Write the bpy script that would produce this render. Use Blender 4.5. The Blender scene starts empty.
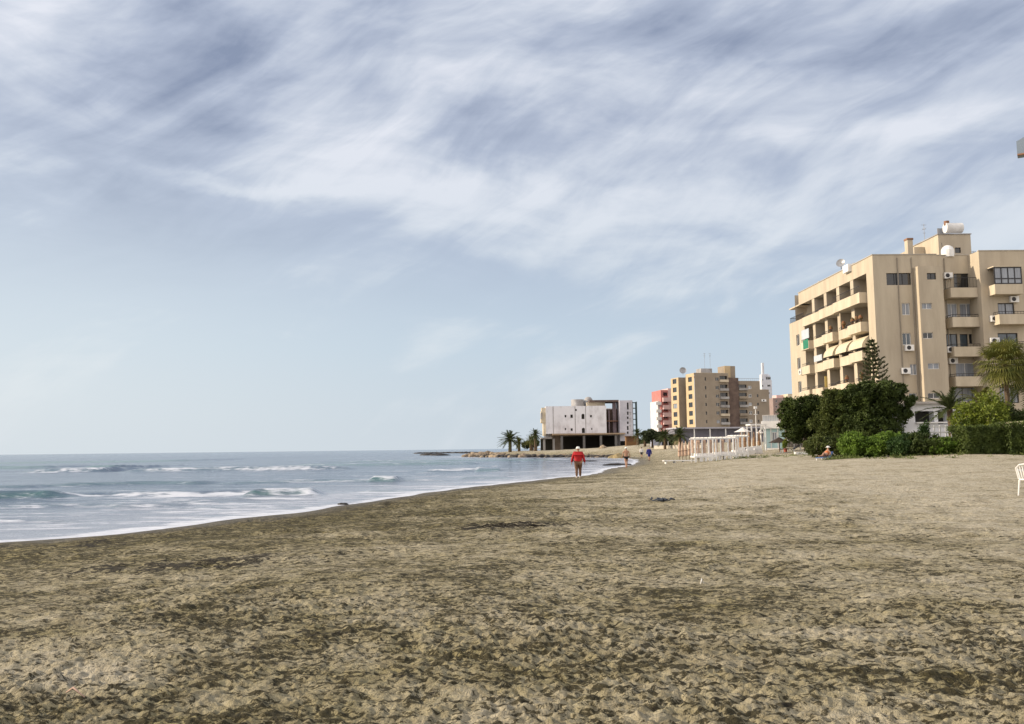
import bpy, bmesh, math, random
import numpy as np
from mathutils import Vector, Matrix
R = math.radians
random.seed(7)
rng = np.random.default_rng(11)
scene = bpy.context.scene
col = scene.collection

# ------------------------------------------------------------------ camera
W, H, F = 1024, 724, 900.0
EYE = 1.8
PITCH = math.atan((448.6-362)/F)
ROLL = R(-0.67)
cam_d = bpy.data.cameras.new('camera'); cam = bpy.data.objects.new('camera', cam_d); col.objects.link(cam)
cam_d.sensor_fit = 'HORIZONTAL'; cam_d.sensor_width = 36; cam_d.lens = 36*F/W
cam_d.clip_start = .1; cam_d.clip_end = 30000
CM = (Matrix.Rotation(math.pi/2+PITCH, 4, 'X') @ Matrix.Rotation(ROLL, 4, 'Z'))
cam.matrix_world = Matrix.Translation((0, 0, EYE)) @ CM
scene.camera = cam
def ray(px, py):
    v = Vector(((px-512)/F, -(py-362)/F, -1)); return (CM.to_3x3() @ v)
def hy(px): return 454.6-.0117*px
def lat(px, D, py=None):
    r = ray(px, hy(px) if py is None else py); return r.x/r.y*D

# ------------------------------------------------------------------ noise
def _h(ix, iy, s):
    n = (ix.astype(np.int64)*374761393 + iy.astype(np.int64)*668265263 + s*1442695041) & 0xffffffff
    n = ((n ^ (n >> 13))*1274126177) & 0xffffffff
    return (n ^ (n >> 16)) & 0xffffffff
def pn(x, y, s=0):
    xi = np.floor(x); yi = np.floor(y); fx = x-xi; fy = y-yi
    def g(dx, dy):
        a = _h(xi+dx, yi+dy, s)/4294967296*2*np.pi
        return np.cos(a)*(fx-dx)+np.sin(a)*(fy-dy)
    u = fx*fx*fx*(fx*(fx*6-15)+10); v = fy*fy*fy*(fy*(fy*6-15)+10)
    a = g(0, 0); b = g(1, 0); c = g(0, 1); d = g(1, 1)
    return 1.5*((a+(b-a)*u)*(1-v)+(c+(d-c)*u)*v)
def pits(x, y, cell, s, rmin=.28, rmax=.5):
    X = x/cell; Y = y/cell; xi = np.floor(X); yi = np.floor(Y); out = np.zeros_like(X)
    for dx in (-1, 0, 1):
        for dy in (-1, 0, 1):
            h = _h(xi+dx, yi+dy, s); h2 = _h(xi+dx, yi+dy, s+77); h3 = _h(xi+dx, yi+dy, s+177)
            cx = xi+dx+.15+.7*(h & 0xffff)/65536; cy = yi+dy+.15+.7*(h >> 16)/65536
            rr = rmin+(rmax-rmin)*(h2 & 0xffff)/65536; an = (h3 & 0xffff)/65536*np.pi; el = 1.0+.8*(h3 >> 16)/65536
            ca, sa = np.cos(an), np.sin(an)
            a = (X-cx)*ca+(Y-cy)*sa; b = (-(X-cx)*sa+(Y-cy)*ca)*el
            d = np.sqrt(a*a+b*b)/rr
            p = np.where(d < 1, -(1-d*d)**1.3, 0)+.45*np.exp(-((d-1.12)/.17)**2)
            out += p*((h2 >> 16)/65536*.8+.2)
    return out
def sm(a, b, x):
    t = np.clip((x-a)/(b-a), 0, 1); return t*t*(3-2*t)

# ------------------------------------------------------------------ land shape
SHORE = [(-900, -1400), (-120, -130), (-38, -18), (-21, 3), (-14, 12.5), (-10.9, 18.3), (-9.4, 20.6), (-7.4, 25.3), (-5.7, 30.7), (-4.2, 36),
         (-.8, 46), (4.4, 59), (9.3, 79), (13.5, 100), (17, 125), (18.5, 145), (18, 160), (13, 171), (6, 178), (-1, 188), (-6, 198), (-10, 212), (-9, 222),
         (2, 238), (25, 255), (45, 285), (60, 420), (200, 9000), (9000, 9000), (9000, -6000), (-900, -6000)]
P = np.array(SHORE, float)
def sdist(x, y):
    d2 = np.full(x.shape, 1e18); ins = np.zeros(x.shape, bool)
    n = len(P)
    for i in range(n):
        ax, ay = P[i]; bx, by = P[(i+1) % n]
        ex, ey = bx-ax, by-ay
        t = np.clip(((x-ax)*ex+(y-ay)*ey)/(ex*ex+ey*ey), 0, 1)
        dd = (x-ax-t*ex)**2+(y-ay-t*ey)**2
        d2 = np.minimum(d2, dd)
        if ey != 0:
            c = ((ay > y) != (by > y)) & (x < (bx-ax)*(y-ay)/(ey)+ax); ins ^= c
    d = np.sqrt(d2); return np.where(ins, d, -d)
def base_h(x, y):
    s = sdist(x, y)
    s = s + .5*pn(x/3.1, y/3.1, 5)*np.exp(-np.abs(s)/6) + .8*pn(x/14, y/14, 6)*np.exp(-np.abs(s)/10)
    sp = np.maximum(s, 0); sn = np.minimum(s, 0)
    z = .36*(1-np.exp(-sp/9)) + .012*np.minimum(sp, 3)
    z = z + .5*sm(6, 26, x)*sm(28, 62, y)*sm(0, 8, sp)
    z = z + .75*sm(18, 34, x)*sm(66, 88, y)
    z = z + .95*sm(150, 185, y)*(1-np.exp(-sp/3.5))
    z = z + .28*np.exp(-((x-31)/3.5)**2-((y-61)/5)**2)
    z = z + .05*pn(x/5, y/5, 8)*sm(2, 10, sp)+.02*pn(x/1.7, y/1.7, 9)*sm(1, 5, sp)
    z = np.where(s < 0, .10*np.maximum(sn, -40)*.8, z)
    return z, s
def gz(x, y):
    z, s = base_h(np.array([float(x)]), np.array([float(y)])); return float(z[0])

# ------------------------------------------------------------------ materials
MATS = {}
def nodes(m): return m.node_tree.nodes, m.node_tree.links
def mat(name, c, rough=.8, c2=None, scale=1.5, bump=0, metal=0, spec=.3, detail=6, bscale=None, lo=.35, hi=.65, stretch=None, transl=0):
    if name in MATS: return MATS[name]
    m = bpy.data.materials.new(name); m.use_nodes = True; N, L = nodes(m)
    b = N['Principled BSDF']; b.inputs['Roughness'].default_value = rough; b.inputs['Metallic'].default_value = metal
    b.inputs['Specular IOR Level'].default_value = spec
    tc = N.new('ShaderNodeTexCoord'); vec = tc.outputs['Object']
    if stretch:
        mp = N.new('ShaderNodeMapping'); mp.inputs['Scale'].default_value = stretch; L.new(vec, mp.inputs['Vector']); vec = mp.outputs[0]
    if c2 is None: c2 = tuple(v*.82 for v in c)
    n = N.new('ShaderNodeTexNoise'); n.inputs['Scale'].default_value = scale; n.inputs['Detail'].default_value = detail; n.inputs['Roughness'].default_value = .6
    L.new(vec, n.inputs['Vector'])
    r = N.new('ShaderNodeValToRGB'); e = r.color_ramp.elements
    e[0].position = lo; e[1].position = hi; e[0].color = (*c2, 1); e[1].color = (*c, 1)
    L.new(n.outputs['Fac'], r.inputs['Fac']); L.new(r.outputs['Color'], b.inputs['Base Color'])
    if bump:
        bn = N.new('ShaderNodeTexNoise'); bn.inputs['Scale'].default_value = bscale or scale*8; bn.inputs['Detail'].default_value = 5
        L.new(vec, bn.inputs['Vector'])
        bp = N.new('ShaderNodeBump'); bp.inputs['Strength'].default_value = bump; bp.inputs['Distance'].default_value = .05
        L.new(bn.outputs['Fac'], bp.inputs['Height']); L.new(bp.outputs['Normal'], b.inputs['Normal'])
    if transl:
        t = N.new('ShaderNodeBsdfTranslucent'); L.new(r.outputs['Color'], t.inputs['Color'])
        mx = N.new('ShaderNodeMixShader'); mx.inputs[0].default_value = transl
        L.new(b.outputs[0], mx.inputs[1]); L.new(t.outputs[0], mx.inputs[2]); L.new(mx.outputs[0], N['Material Output'].inputs['Surface'])
    MATS[name] = m; return m
def leafmat(name, c, c2, scale=.9):
    return mat(name, c, .6, c2, scale, spec=.25, transl=.22, lo=.3, hi=.7)
stone = mat('sandstone_render', (.50, .44, .345), .85, (.40, .345, .27), .7, .25, bscale=6, stretch=(1, 1, .22))
stone_b = mat('balcony_render', (.56, .49, .385), .85, (.44, .38, .29), .9, .2, bscale=6, stretch=(1, 1, .3))
ochre = mat('ochre_lit_render', (.52, .41, .265), .85, (.45, .35, .22), .3)  # lighter copy for the seaward walls, sunlight put into the colour
ochre_shade = mat('ochre_shaded_render', (.30, .255, .205), .88, (.25, .21, .168), .3)  # same ochre darkened: shade of the viewer-facing walls put into the colour
conc = mat('weathered_concrete', (.42, .42, .43), .85, (.25, .24, .24), .45, .3, lo=.38, hi=.7)
whitewash = mat('stained_whitewash', (.74, .74, .79), .8, (.50, .49, .52), .5, .2, lo=.30, hi=.52, stretch=(1, 1, .55))
creamw = mat('cream_plaster', (.60, .54, .43), .85, (.46, .40, .3), .6)
brownpl = mat('brown_plaster', (.17, .125, .105), .9, (.09, .065, .06), .5)
white = mat('white_paint', (.78, .78, .78), .5, (.66, .66, .66), 2, spec=.4)
whitef = mat('white_fabric', (.75, .73, .72), .9, (.6, .58, .56), 3)
brownf = mat('brown_fabric', (.33, .21, .13), .9, (.22, .14, .085), 3)
pinkf = mat('pale_pink_fabric', (.50, .37, .29), .9, (.36, .25, .19), 3)
turq = mat('turquoise_paint', (.50, .68, .70), .6, (.42, .60, .62), 1.5)
pink = mat('coral_render', (.50, .20, .18), .8, (.42, .16, .145), .5)
palepink = mat('pale_pink_render', (.68, .48, .46), .8, (.58, .4, .39), .5)
rosy = mat('rosy_brown_render', (.29, .225, .21), .85, (.24, .185, .175), .5)
dark = mat('dark_metal', (.03, .03, .035), .45, metal=.3, spec=.5)
darkin = mat('dark_interior', (.035, .033, .03), .9)  # near-black colour stands in for the shade inside openings
glass = mat('dark_window_glass', (.018, .02, .024), .08, (.01, .012, .015), 2, spec=.8)
glass_b = mat('blue_window_glass', (.05, .08, .11), .1, (.03, .05, .07), 2, spec=.9)
glass_c = mat('curtained_window_glass', (.30, .33, .38), .25, (.20, .22, .26), 1.2, spec=.6, stretch=(6, 6, .3))
rust = mat('rusty_edge', (.3, .17, .11), .85, (.18, .1, .07), 1)
wood = mat('brown_wood', (.16, .085, .045), .8, (.09, .05, .03), 2)
thatch = mat('dark_thatch', (.05, .035, .028), .95, (.028, .02, .016), 5, .8, bscale=20)
bark = mat('tree_bark', (.09, .065, .045), .9, (.045, .033, .025), 3, .7, bscale=12)
palmbark = mat('palm_bark', (.16, .115, .075), .9, (.07, .05, .033), 5, .9, bscale=9, stretch=(1, 1, 3))
greymetal = mat('grey_metal', (.35, .36, .38), .4, metal=.4, spec=.5)
tealp = mat('blue_grey_panel', (.19, .24, .31), .5, (.16, .21, .27), 1)
plasticw = mat('white_plastic', (.8, .8, .8), .35, spec=.5)
greenf = mat('green_cloth', (.03, .2, .13), .9)
yellowf = mat('yellow_cloth', (.7, .55, .2), .9)
redtile = mat('red_clay', (.35, .1, .07), .85)

# ------------------------------------------------------------------ mesh helpers
class MB:
    def __init__(s): s.v = []; s.f = []
    def quad(s, *p):
        n = len(s.v); s.v += [tuple(q) for q in p]; s.f.append(tuple(range(n, n+len(p)))); return s
    def box(s, x0, x1, y0, y1, z0, z1):
        n = len(s.v)
        s.v += [(x, y, z) for z in (z0, z1) for y in (y0, y1) for x in (x0, x1)]
        s.f += [tuple(n+i for i in f) for f in ((0, 2, 3, 1), (4, 5, 7, 6), (0, 1, 5, 4), (2, 6, 7, 3), (0, 4, 6, 2), (1, 3, 7, 5))]
        return s
    def tube(s, p0, p1, r0, r1=None, n=8, cap=True):
        r1 = r0 if r1 is None else r1
        p0 = Vector(p0); p1 = Vector(p1); d = (p1-p0).normalized()
        a = d.orthogonal().normalized(); b = d.cross(a); k = len(s.v)
        for p, r in ((p0, r0), (p1, r1)):
            for i in range(n):
                t = 2*math.pi*i/n; s.v.append(tuple(p+a*r*math.cos(t)+b*r*math.sin(t)))
        for i in range(n):
            j = (i+1) % n; s.f.append((k+i, k+j, k+n+j, k+n+i))
        if cap: s.f.append(tuple(k+i for i in reversed(range(n)))); s.f.append(tuple(k+n+i for i in range(n)))
        return s
    def path(s, pts, rs, n=7):
        k = len(s.v); pts = [Vector(p) for p in pts]
        a = None
        for i, p in enumerate(pts):
            d = (pts[min(i+1, len(pts)-1)]-pts[max(i-1, 0)]).normalized()
            if a is None: a = d.orthogonal().normalized()
            a = (a-d*a.dot(d)).normalized(); b = d.cross(a)
            for j in range(n):
                t = 2*math.pi*j/n; s.v.append(tuple(p+(a*math.cos(t)+b*math.sin(t))*rs[i]))
        for i in range(len(pts)-1):
            for j in range(n):
                q = (j+1) % n; s.f.append((k+i*n+j, k+i*n+q, k+i*n+n+q, k+i*n+n+j))
        s.f.append(tuple(k+j for j in reversed(range(n)))); s.f.append(tuple(k+(len(pts)-1)*n+j for j in range(n)))
        return s
    def lathe(s, prof, c=(0, 0, 0), n=16, sx=1, sy=1):
        k = len(s.v)
        for r, z in prof:
            for i in range(n):
                t = 2*math.pi*i/n; s.v.append((c[0]+r*math.cos(t)*sx, c[1]+r*math.sin(t)*sy, c[2]+z))
        for i in range(len(prof)-1):
            for j in range(n):
                q = (j+1) % n; s.f.append((k+i*n+j, k+i*n+q, k+(i+1)*n+q, k+(i+1)*n+j))
        s.f.append(tuple(k+j for j in reversed(range(n)))); s.f.append(tuple(k+(len(prof)-1)*n+j for j in range(n)))
        return s
    # wall skin on a vertical plane with real openings. axis 'y': plane y=off; axis 'x': plane x=off. inward = +1
    def facade(s, axis, off, a0, a1, z0, z1, holes=(), rev=.22):
        def P3(a, z, d=0): return (a, off+d, z) if axis == 'y' else (off+d, a, z)
        holes = [(max(h[0], a0+.02), min(h[1], a1-.02), max(h[2], z0+.02), min(h[3], z1-.02)) for h in holes]
        holes = [h for h in holes if h[1] > h[0] and h[3] > h[2]]
        A = sorted({a0, a1, *[h[0] for h in holes], *[h[1] for h in holes]}); Z = sorted({z0, z1, *[h[2] for h in holes], *[h[3] for h in holes]})
        for i in range(len(A)-1):
            for j in range(len(Z)-1):
                ca = (A[i]+A[i+1])/2; cz = (Z[j]+Z[j+1])/2
                if any(h[0] < ca < h[1] and h[2] < cz < h[3] for h in holes): continue
                s.quad(P3(A[i], Z[j]), P3(A[i+1], Z[j]), P3(A[i+1], Z[j+1]), P3(A[i], Z[j+1]))
        for h in holes:
            c = [(h[0], h[2]), (h[1], h[2]), (h[1], h[3]), (h[0], h[3])]
            for i in range(4):
                p, q = c[i], c[(i+1) % 4]
                s.quad(P3(*p), P3(*q), P3(*q, rev), P3(*p, rev))
        return s
    def build(s, name, m, parent=None, smooth=False, **k):
        me = bpy.data.meshes.new(name); me.from_pydata(s.v, [], s.f); me.materials.append(m)
        if smooth: me.polygons.foreach_set('use_smooth', [True]*len(me.polygons))
        me.update()
        bm = bmesh.new(); bm.from_mesh(me); bmesh.ops.recalc_face_normals(bm, faces=bm.faces); bm.to_mesh(me); bm.free()
        return link(name, me, parent, **k)
def link(name, me, parent=None, loc=None, rz=0):
    o = bpy.data.objects.new(name, me); col.objects.link(o)
    if parent: o.parent = parent
    if loc is not None: o.location = loc
    o.rotation_euler = (0, 0, rz)
    return o
def arr(name, v, q, m, parent=None, smooth=False):
    me = bpy.data.meshes.new(name); v = np.asarray(v, np.float32); q = np.asarray(q, np.int32)
    me.vertices.add(len(v)); me.vertices.foreach_set('co', v.ravel())
    me.loops.add(q.size); me.loops.foreach_set('vertex_index', q.ravel())
    me.polygons.add(len(q)); me.polygons.foreach_set('loop_start', np.arange(0, q.size, q.shape[1], dtype=np.int32))
    if smooth: me.polygons.foreach_set('use_smooth', np.ones(len(q), bool))
    me.update(calc_edges=True); me.validate(); me.materials.append(m)
    return link(name, me, parent)
def tag(o, label=None, cat=None, group=None, kind=None):
    for k, v in (('label', label), ('category', cat), ('group', group), ('kind', kind)):
        if v: o[k] = v
    return o
def empty(name, loc, rz, label, cat, group=None):
    o = bpy.data.objects.new(name, None); col.objects.link(o); o.location = loc; o.rotation_euler = (0, 0, rz); o.empty_display_size = .3
    return tag(o, label, cat, group)
def copy_tree(o, parent=None):
    c = o.copy(); col.objects.link(c)
    if parent: c.parent = parent
    for ch in list(o.children): copy_tree(ch, c)
    return c
bpy_children = lambda o: [c for c in bpy.data.objects if c.parent == o]

# ------------------------------------------------------------------ world: nishita sky with thin cloud
SUN_AZ = R(-84)      # from +Y, negative to the left (sea side)
SUN_EL = R(22)
world = bpy.data.worlds.new('World'); scene.world = world; world.use_nodes = True
N, L = world.node_tree.nodes, world.node_tree.links
bg = N['Background']; bg.inputs['Strength'].default_value = .1
def nn(t, **k):
    n = N.new(t)
    for a, b in k.items(): setattr(n, a, b)
    return n
def con(val, inp):
    if isinstance(val, (int, float)): inp.default_value = val
    elif isinstance(val, (tuple, list)): inp.default_value = val
    else: L.new(val, inp)
def math_(op, a, b=0, c=None, clamp=False):
    n = nn('ShaderNodeMath', operation=op, use_clamp=clamp); con(a, n.inputs[0]); con(b, n.inputs[1])
    if c is not None: con(c, n.inputs[2])
    return n.outputs[0]
def vmath(op, a, b=(0, 0, 0), out=0):
    n = nn('ShaderNodeVectorMath', operation=op); con(a, n.inputs[0]); con(b, n.inputs[1]); return n.outputs[out]
def mrange(v, a, b, c=0., d=1., it='SMOOTHSTEP'):
    n = nn('ShaderNodeMapRange', interpolation_type=it); con(v, n.inputs[0])
    for i, q in enumerate((a, b, c, d)): con(q, n.inputs[i+1])
    return n.outputs[0]
def mixc(f, a, b):
    n = nn('ShaderNodeMix', data_type='RGBA'); con(f, n.inputs[0]); con(a, n.inputs[6]); con(b, n.inputs[7]); return n.outputs[2]
tc = nn('ShaderNodeTexCoord'); D = tc.outputs['Generated']
sky = nn('ShaderNodeTexSky', sky_type='NISHITA', sun_disc=False); sky.sun_elevation = SUN_EL; sky.sun_rotation = SUN_AZ
sky.air_density = 1.2; sky.dust_density = 2.5; sky.ozone_density = 2
sep = nn('ShaderNodeSeparateXYZ'); L.new(D, sep.inputs[0])
dz = math_('MAXIMUM', sep.outputs[2], 0.0)
dd = math_('ADD', dz, .10)
comb = nn('ShaderNodeCombineXYZ'); L.new(math_('DIVIDE', sep.outputs[0], dd), comb.inputs[0]); L.new(math_('DIVIDE', sep.outputs[1], dd), comb.inputs[1])
Pc = comb.outputs[0]
def noise(vec, sc, det=8, rough=.55, dist=0., stretch=(1, 1, 1), rot=0, loc=(0, 0, 0)):
    mp = nn('ShaderNodeMapping'); mp.inputs['Scale'].default_value = stretch; mp.inputs['Rotation'].default_value = (0, 0, rot); mp.inputs['Location'].default_value = loc
    L.new(vec, mp.inputs['Vector'])
    n = nn('ShaderNodeTexNoise'); n.inputs['Scale'].default_value = sc; n.inputs['Detail'].default_value = det; n.inputs['Roughness'].default_value = rough; n.inputs['Distortion'].default_value = dist
    L.new(mp.outputs[0], n.inputs['Vector']); return n
# cirrus sheets: broad cells + wisps that climb to the right, in direction space
def dnoise(sc, det, rough, dist, stretch, tilt, loc=(0, 0, 0)):
    mp = nn('ShaderNodeMapping', vector_type='TEXTURE'); mp.inputs['Scale'].default_value = tuple(1/v for v in stretch); mp.inputs['Rotation'].default_value = (0, R(tilt), 0); mp.inputs['Location'].default_value = loc
    L.new(Dz, mp.inputs['Vector'])
    n = nn('ShaderNodeTexNoise'); n.inputs['Scale'].default_value = sc; n.inputs['Detail'].default_value = det; n.inputs['Roughness'].default_value = rough; n.inputs['Distortion'].default_value = dist
    L.new(mp.outputs[0], n.inputs['Vector']); return n.outputs['Fac']
w0 = noise(D, 2.2, 3, .5, 0, (1, 1, 1.5)).outputs['Color']
Dz = vmath('ADD', D, vmath('MULTIPLY', vmath('SUBTRACT', w0, (.5, .5, .5)), (.18, .18, .16)))
nA = dnoise(3.2, 10, .56, .5, (1, 1, 1.9), -14, (2.1, .3, .6))
nB = dnoise(4.2, 9, .56, .5, (.55, .55, 2.6), -20, (.2, 1.1, 3.3))
nD = dnoise(9.0, 9, .56, .5, (.55, .55, 2.2), -32, (4.2, .1, 1.3))
nE = dnoise(5.0, 9, .56, .4, (.5, .5, 3.2), 4, (1.2, 3.1, 5.3))
def cen(n_, k): return math_('MULTIPLY', math_('SUBTRACT', n_, .5), k)
cov = math_('ADD', math_('ADD', cen(nA, .85), cen(nB, .9)), math_('ADD', cen(nD, .7), math_('ADD', cen(nE, .7), .57)))
# warp the direction so the placed banks get ragged edges
wn = noise(D, 3.2, 6, .6, 0, (1, 1, 2.0)).outputs['Color']
Dw = vmath('ADD', D, vmath('MULTIPLY', vmath('SUBTRACT', wn, (.5, .5, .5)), (.30, .30, .16)))
def blob(px, py, sx, sy, amp, tilt=0):
    r = ray(px, py).normalized()
    rel = vmath('SUBTRACT', Dw, tuple(r))
    mp = nn('ShaderNodeMapping', vector_type='POINT'); 
    az = math.atan2(r.x, r.y)
    # rotate so local x is across and z is up, then tilt in that plane
    M1 = Matrix.Rotation(R(tilt), 3, 'Y') @ Matrix.Rotation(az, 3, 'Z')
    mp.inputs['Rotation'].default_value = tuple(M1.to_euler()); L.new(rel, mp.inputs['Vector'])
    sc = vmath('MULTIPLY', mp.outputs[0], (F/sx, 1.5, F/sy))
    ln = vmath('LENGTH', sc, out=1)
    return math_('MULTIPLY', mrange(ln, 1.3, 0.0), amp)
blobs = [(215, 60, 150, 60, -.30, 0), (120, 92, 120, 28, -.13, -6), (385, 52, 60, 60, -.10, 0), (330, 40, 70, 50, .13, 0), (40, 35, 110, 45, .09, 0), (700, 235, 260, 75, .17, 0), (640, 320, 280, 34, .12, 0), (150, 180, 130, 40, -.08, 0), (275, 100, 80, 30, .14, 0),
         (220, 190, 160, 13, .15, -3), (50, 265, 60, 9, .06, 8), (690, 42, 150, 40, -.27, 0), (960, 15, 130, 34, -.24, 0), (500, 140, 110, 30, -.2, -8), (590, 20, 70, 40, .10, 0),
         (730, 160, 90, 28, -.10, -12), (870, 130, 190, 70, .2, 0), (700, 105, 130, 38, .10, 0), (620, 232, 110, 18, -.10, 0), (420, 205, 220, 26, .10, 0),
         (130, 250, 230, 60, -.12, 0), (930, 210, 200, 50, .10, 0), (600, 290, 200, 22, .04, 0), (1000, 230, 60, 60, .06, 0), (330, 330, 260, 16, .04, 0)]
for b in blobs: cov = math_('ADD', cov, math_('MULTIPLY', blob(*b), 1.25))
# thinner towards the horizon
thin = mrange(dz, .10, .42, -.08, .06)
cov = math_('ADD', cov, thin)
c01 = mrange(cov, .22, .90, it='LINEAR')
ramp = nn('ShaderNodeValToRGB'); L.new(c01, ramp.inputs[0]); e = ramp.color_ramp.elements
e[0].position = 0; e[0].color = (.20, .24, .34, 1); e[1].position = 1; e[1].color = (.63, .65, .71, 1)
x_ = e.new(.45); x_.color = (.355, .40, .50, 1)
x_ = e.new(.72); x_.color = (.48, .52, .60, 1)
low = nn('ShaderNodeValToRGB'); L.new(mrange(dz, 0, .5, it='LINEAR'), low.inputs[0]); e = low.color_ramp.elements
e[0].position = 0; e[0].color = (.485, .545, .60, 1); e[1].position = 1; e[1].color = (.33, .38, .49, 1)
x_ = e.new(.22); x_.color = (.43, .515, .60, 1)
x_ = e.new(.5); x_.color = (.365, .43, .54, 1)
lowc = low.outputs[0]
lowmix = mixc(mrange(cov, .50, .86, 0, .85), lowc, (.56, .61, .66, 1))
f = mrange(dz, .12, .38)
cl = mixc(f, lowmix, ramp.outputs[0])
gl = mrange(vmath('LENGTH', vmath('MULTIPLY', vmath('SUBTRACT', D, tuple(ray(-80, 430).normalized())), (1, 1, 2.0)), out=1), .75, 0.0)
cl = mixc(math_('MULTIPLY', gl, .6), cl, (.60, .65, .68, 1))
# sky behind the viewer: unseen, brightened to lift the shaded facades and recesses
back = mrange(sep.outputs[1], .3, -.35, 0., 1.)
cl = mixc(math_('MULTIPLY', back, .85), cl, (1.15, 1.05, .97, 1))
cl10 = vmath('MULTIPLY', cl, (10, 10, 10))
fin = mixc(.93, sky.outputs[0], cl10)
L.new(fin, bg.inputs['Color'])

sd = bpy.data.lights.new('sun', 'SUN'); sd.energy = 4.3; sd.angle = R(1.2); sd.color = (1, .83, .61)
so = bpy.data.objects.new('sun', sd); col.objects.link(so)
sdir = Vector((math.sin(SUN_AZ)*math.cos(SUN_EL), math.cos(SUN_AZ)*math.cos(SUN_EL), math.sin(SUN_EL)))
so.rotation_euler = sdir.to_track_quat('Z', 'Y').to_euler(); so.location = (0, 0, 60)
scene.view_settings.view_transform = 'Standard'; scene.view_settings.look = 'None'; scene.view_settings.exposure = 0.38; scene.view_settings.gamma = 1
scene.render.engine = 'CYCLES'; scene.render.resolution_x = W; scene.render.resolution_y = H

# ------------------------------------------------------------------ ground sheet
def radial(rs, ths):
    rr, tt = np.meshgrid(rs, ths, indexing='ij')
    x = rr*np.sin(tt); y = rr*np.cos(tt); nr, nt = rr.shape
    i = np.arange(nr-1)[:, None]*nt; j = np.arange(nt)[None, :]; jn = (j+1) % nt
    q = np.stack([i+j, i+jn, i+nt+jn, i+nt+j], -1).reshape(-1, 4)
    return x.ravel(), y.ravel(), rr.ravel(), q
def rings(fine):
    rs = [0.05, .3, .6, 1.0, 1.5, 2.0, 2.4]
    while rs[-1] < 9000:
        r = rs[-1]; d = max(.012, r*r/1500*fine)
        if r > 300: d = r*.05
        else: d = min(d, r*.0105*fine)
        rs.append(r+d)
    return np.array(rs)
def angles(a0, a1, n, m):
    return np.concatenate([np.linspace(R(a0), R(a1), n, endpoint=False), np.linspace(R(a1), R(a0+360), m, endpoint=False)])
rs = rings(1.0); th = angles(-38, 38, 1000, 90)
x, y, r, q = radial(rs, th)
z, s = base_h(x, y)
step = np.interp(r, rs[:-1], np.diff(rs)); step = np.maximum(step, r*.0014)
landm = sm(.1, 1.6, s)
rough = .55+.45*sm(-.5, .6, pn(x/2.6, y/2.6, 21))   # patchy trampling
def att(lam): return sm(lam*.9, lam*.35, step)
near = sm(170, 60, r)
wx = x+.06*pn(x*5, y*5, 71); wy = y+.06*pn(x*5, y*5, 72)
dz_ = .016*pits(wx, wy, .34, 3)*att(.34) + .018*pits(wx+9, wy+4, .17, 4)*att(.17) + .012*pits(wx+5, wy+1, .09, 14)*att(.09) + .02*pits(wx+3, wy+7, .62, 9)*att(.62)*(.5+1.6*sm(8, 22, r))
dz_ += .018*pn(x/.24, y/.2, 31)*att(.24) + .030*(np.abs(pn(wx/.12, wy/.085, 36))-.3)*att(.12) + .020*pn(x/.075, y/.055, 32)*att(.075) + .006*pn(x/.045, y/.045, 33)*att(.045)
dz_ += .03*pn(x/.8, y/.8, 34)*att(.8)*(.6+1.0*sm(8, 22, r)) + .03*pn(x/1.2, y/1.4, 37)*sm(10, 25, r)*att(1.0) + .035*pn(x/2.2, y/2.2, 35)
inland = sm(4, 20, x)*.35
z = z + 1.25*dz_*landm*(rough-inland*.5)*near
# wrack line mats of seaweed: slightly raised
def mat_patch(cx, cy, sx, sy, sd_):
    d = ((x-cx)/sx)**2+((y-cy)/sy)**2
    return np.exp(-d)*(.45+.9*pn(x/.5, y/.28, sd_)+.5*pn(x/.17, y/.12, sd_+1))
def gp(px, py, zz=.25):
    D_ = (EYE-zz)*F/(py-hy(px)); return (px-512)/F*D_, D_
deb = np.zeros_like(x)
for px, py, wpx, hpx, k in ((515, 527, 46, 4, 2.4), (470, 531, 26, 2.5, 1.2), (190, 563, 80, 6, 2.2), (110, 566, 32, 4, 1.6), (100, 537, 40, 3, 1.6), (700, 528, 60, 4, .7), (250, 556, 60, 4, 1.3), (60, 640, 60, 8, .6), (330, 640, 80, 12, .4), (820, 640, 60, 10, .25)):
    cx, cy = gp(px, py); D_ = cy
    deb += k*np.clip(mat_patch(cx, cy, wpx/F*D_, max(hpx/F*D_*D_/1.55, .1), int(px)), 0, 1)
deb = np.clip(deb, 0, 1.3)
z += deb*.03*att(.3)
dry = sm(1.0, 12, s)*.42 + .50*sm(-1, 14, x+.12*(y-20)) + .28*pn(x/3.5, y/1.8, 41) + .15*pn(x/1.1, y/.7, 42)
dry += .35*np.exp(-((x+4.5)/1.5)**2-((y-6.5)/.7)**2) + .3*np.exp(-((x-1)/5)**2-((y-37)/7)**2)
wet = sm(3.2, .2, s+.5*pn(x/2, y/2, 43))
sand = bpy.data.materials.new('sand'); sand.use_nodes = True
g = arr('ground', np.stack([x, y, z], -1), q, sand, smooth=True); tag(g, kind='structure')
for nm, a in (('dry', np.clip(dry, 0, 1)), ('debris', deb), ('wet', wet)):
    at_ = g.data.attributes.new(nm, 'FLOAT', 'POINT'); at_.data.foreach_set('value', a.astype(np.float32))
N, L = nodes(sand); b = N['Principled BSDF']; b.inputs['Specular IOR Level'].default_value = .2
tc = nn('ShaderNodeTexCoord'); O = tc.outputs['Object']
def attr(n_): a = nn('ShaderNodeAttribute'); a.attribute_name = n_; return a.outputs['Fac']
n1 = noise(O, 2.2, 8, .62).outputs['Fac']; n2 = noise(O, 14, 6, .6, .4).outputs['Fac']; n3 = noise(O, 90, 3, .6).outputs['Fac']; n4 = noise(O, 5.5, 6, .6, .8, (1, 1, 1), 0, (7, 3, 0)).outputs['Fac']
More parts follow.
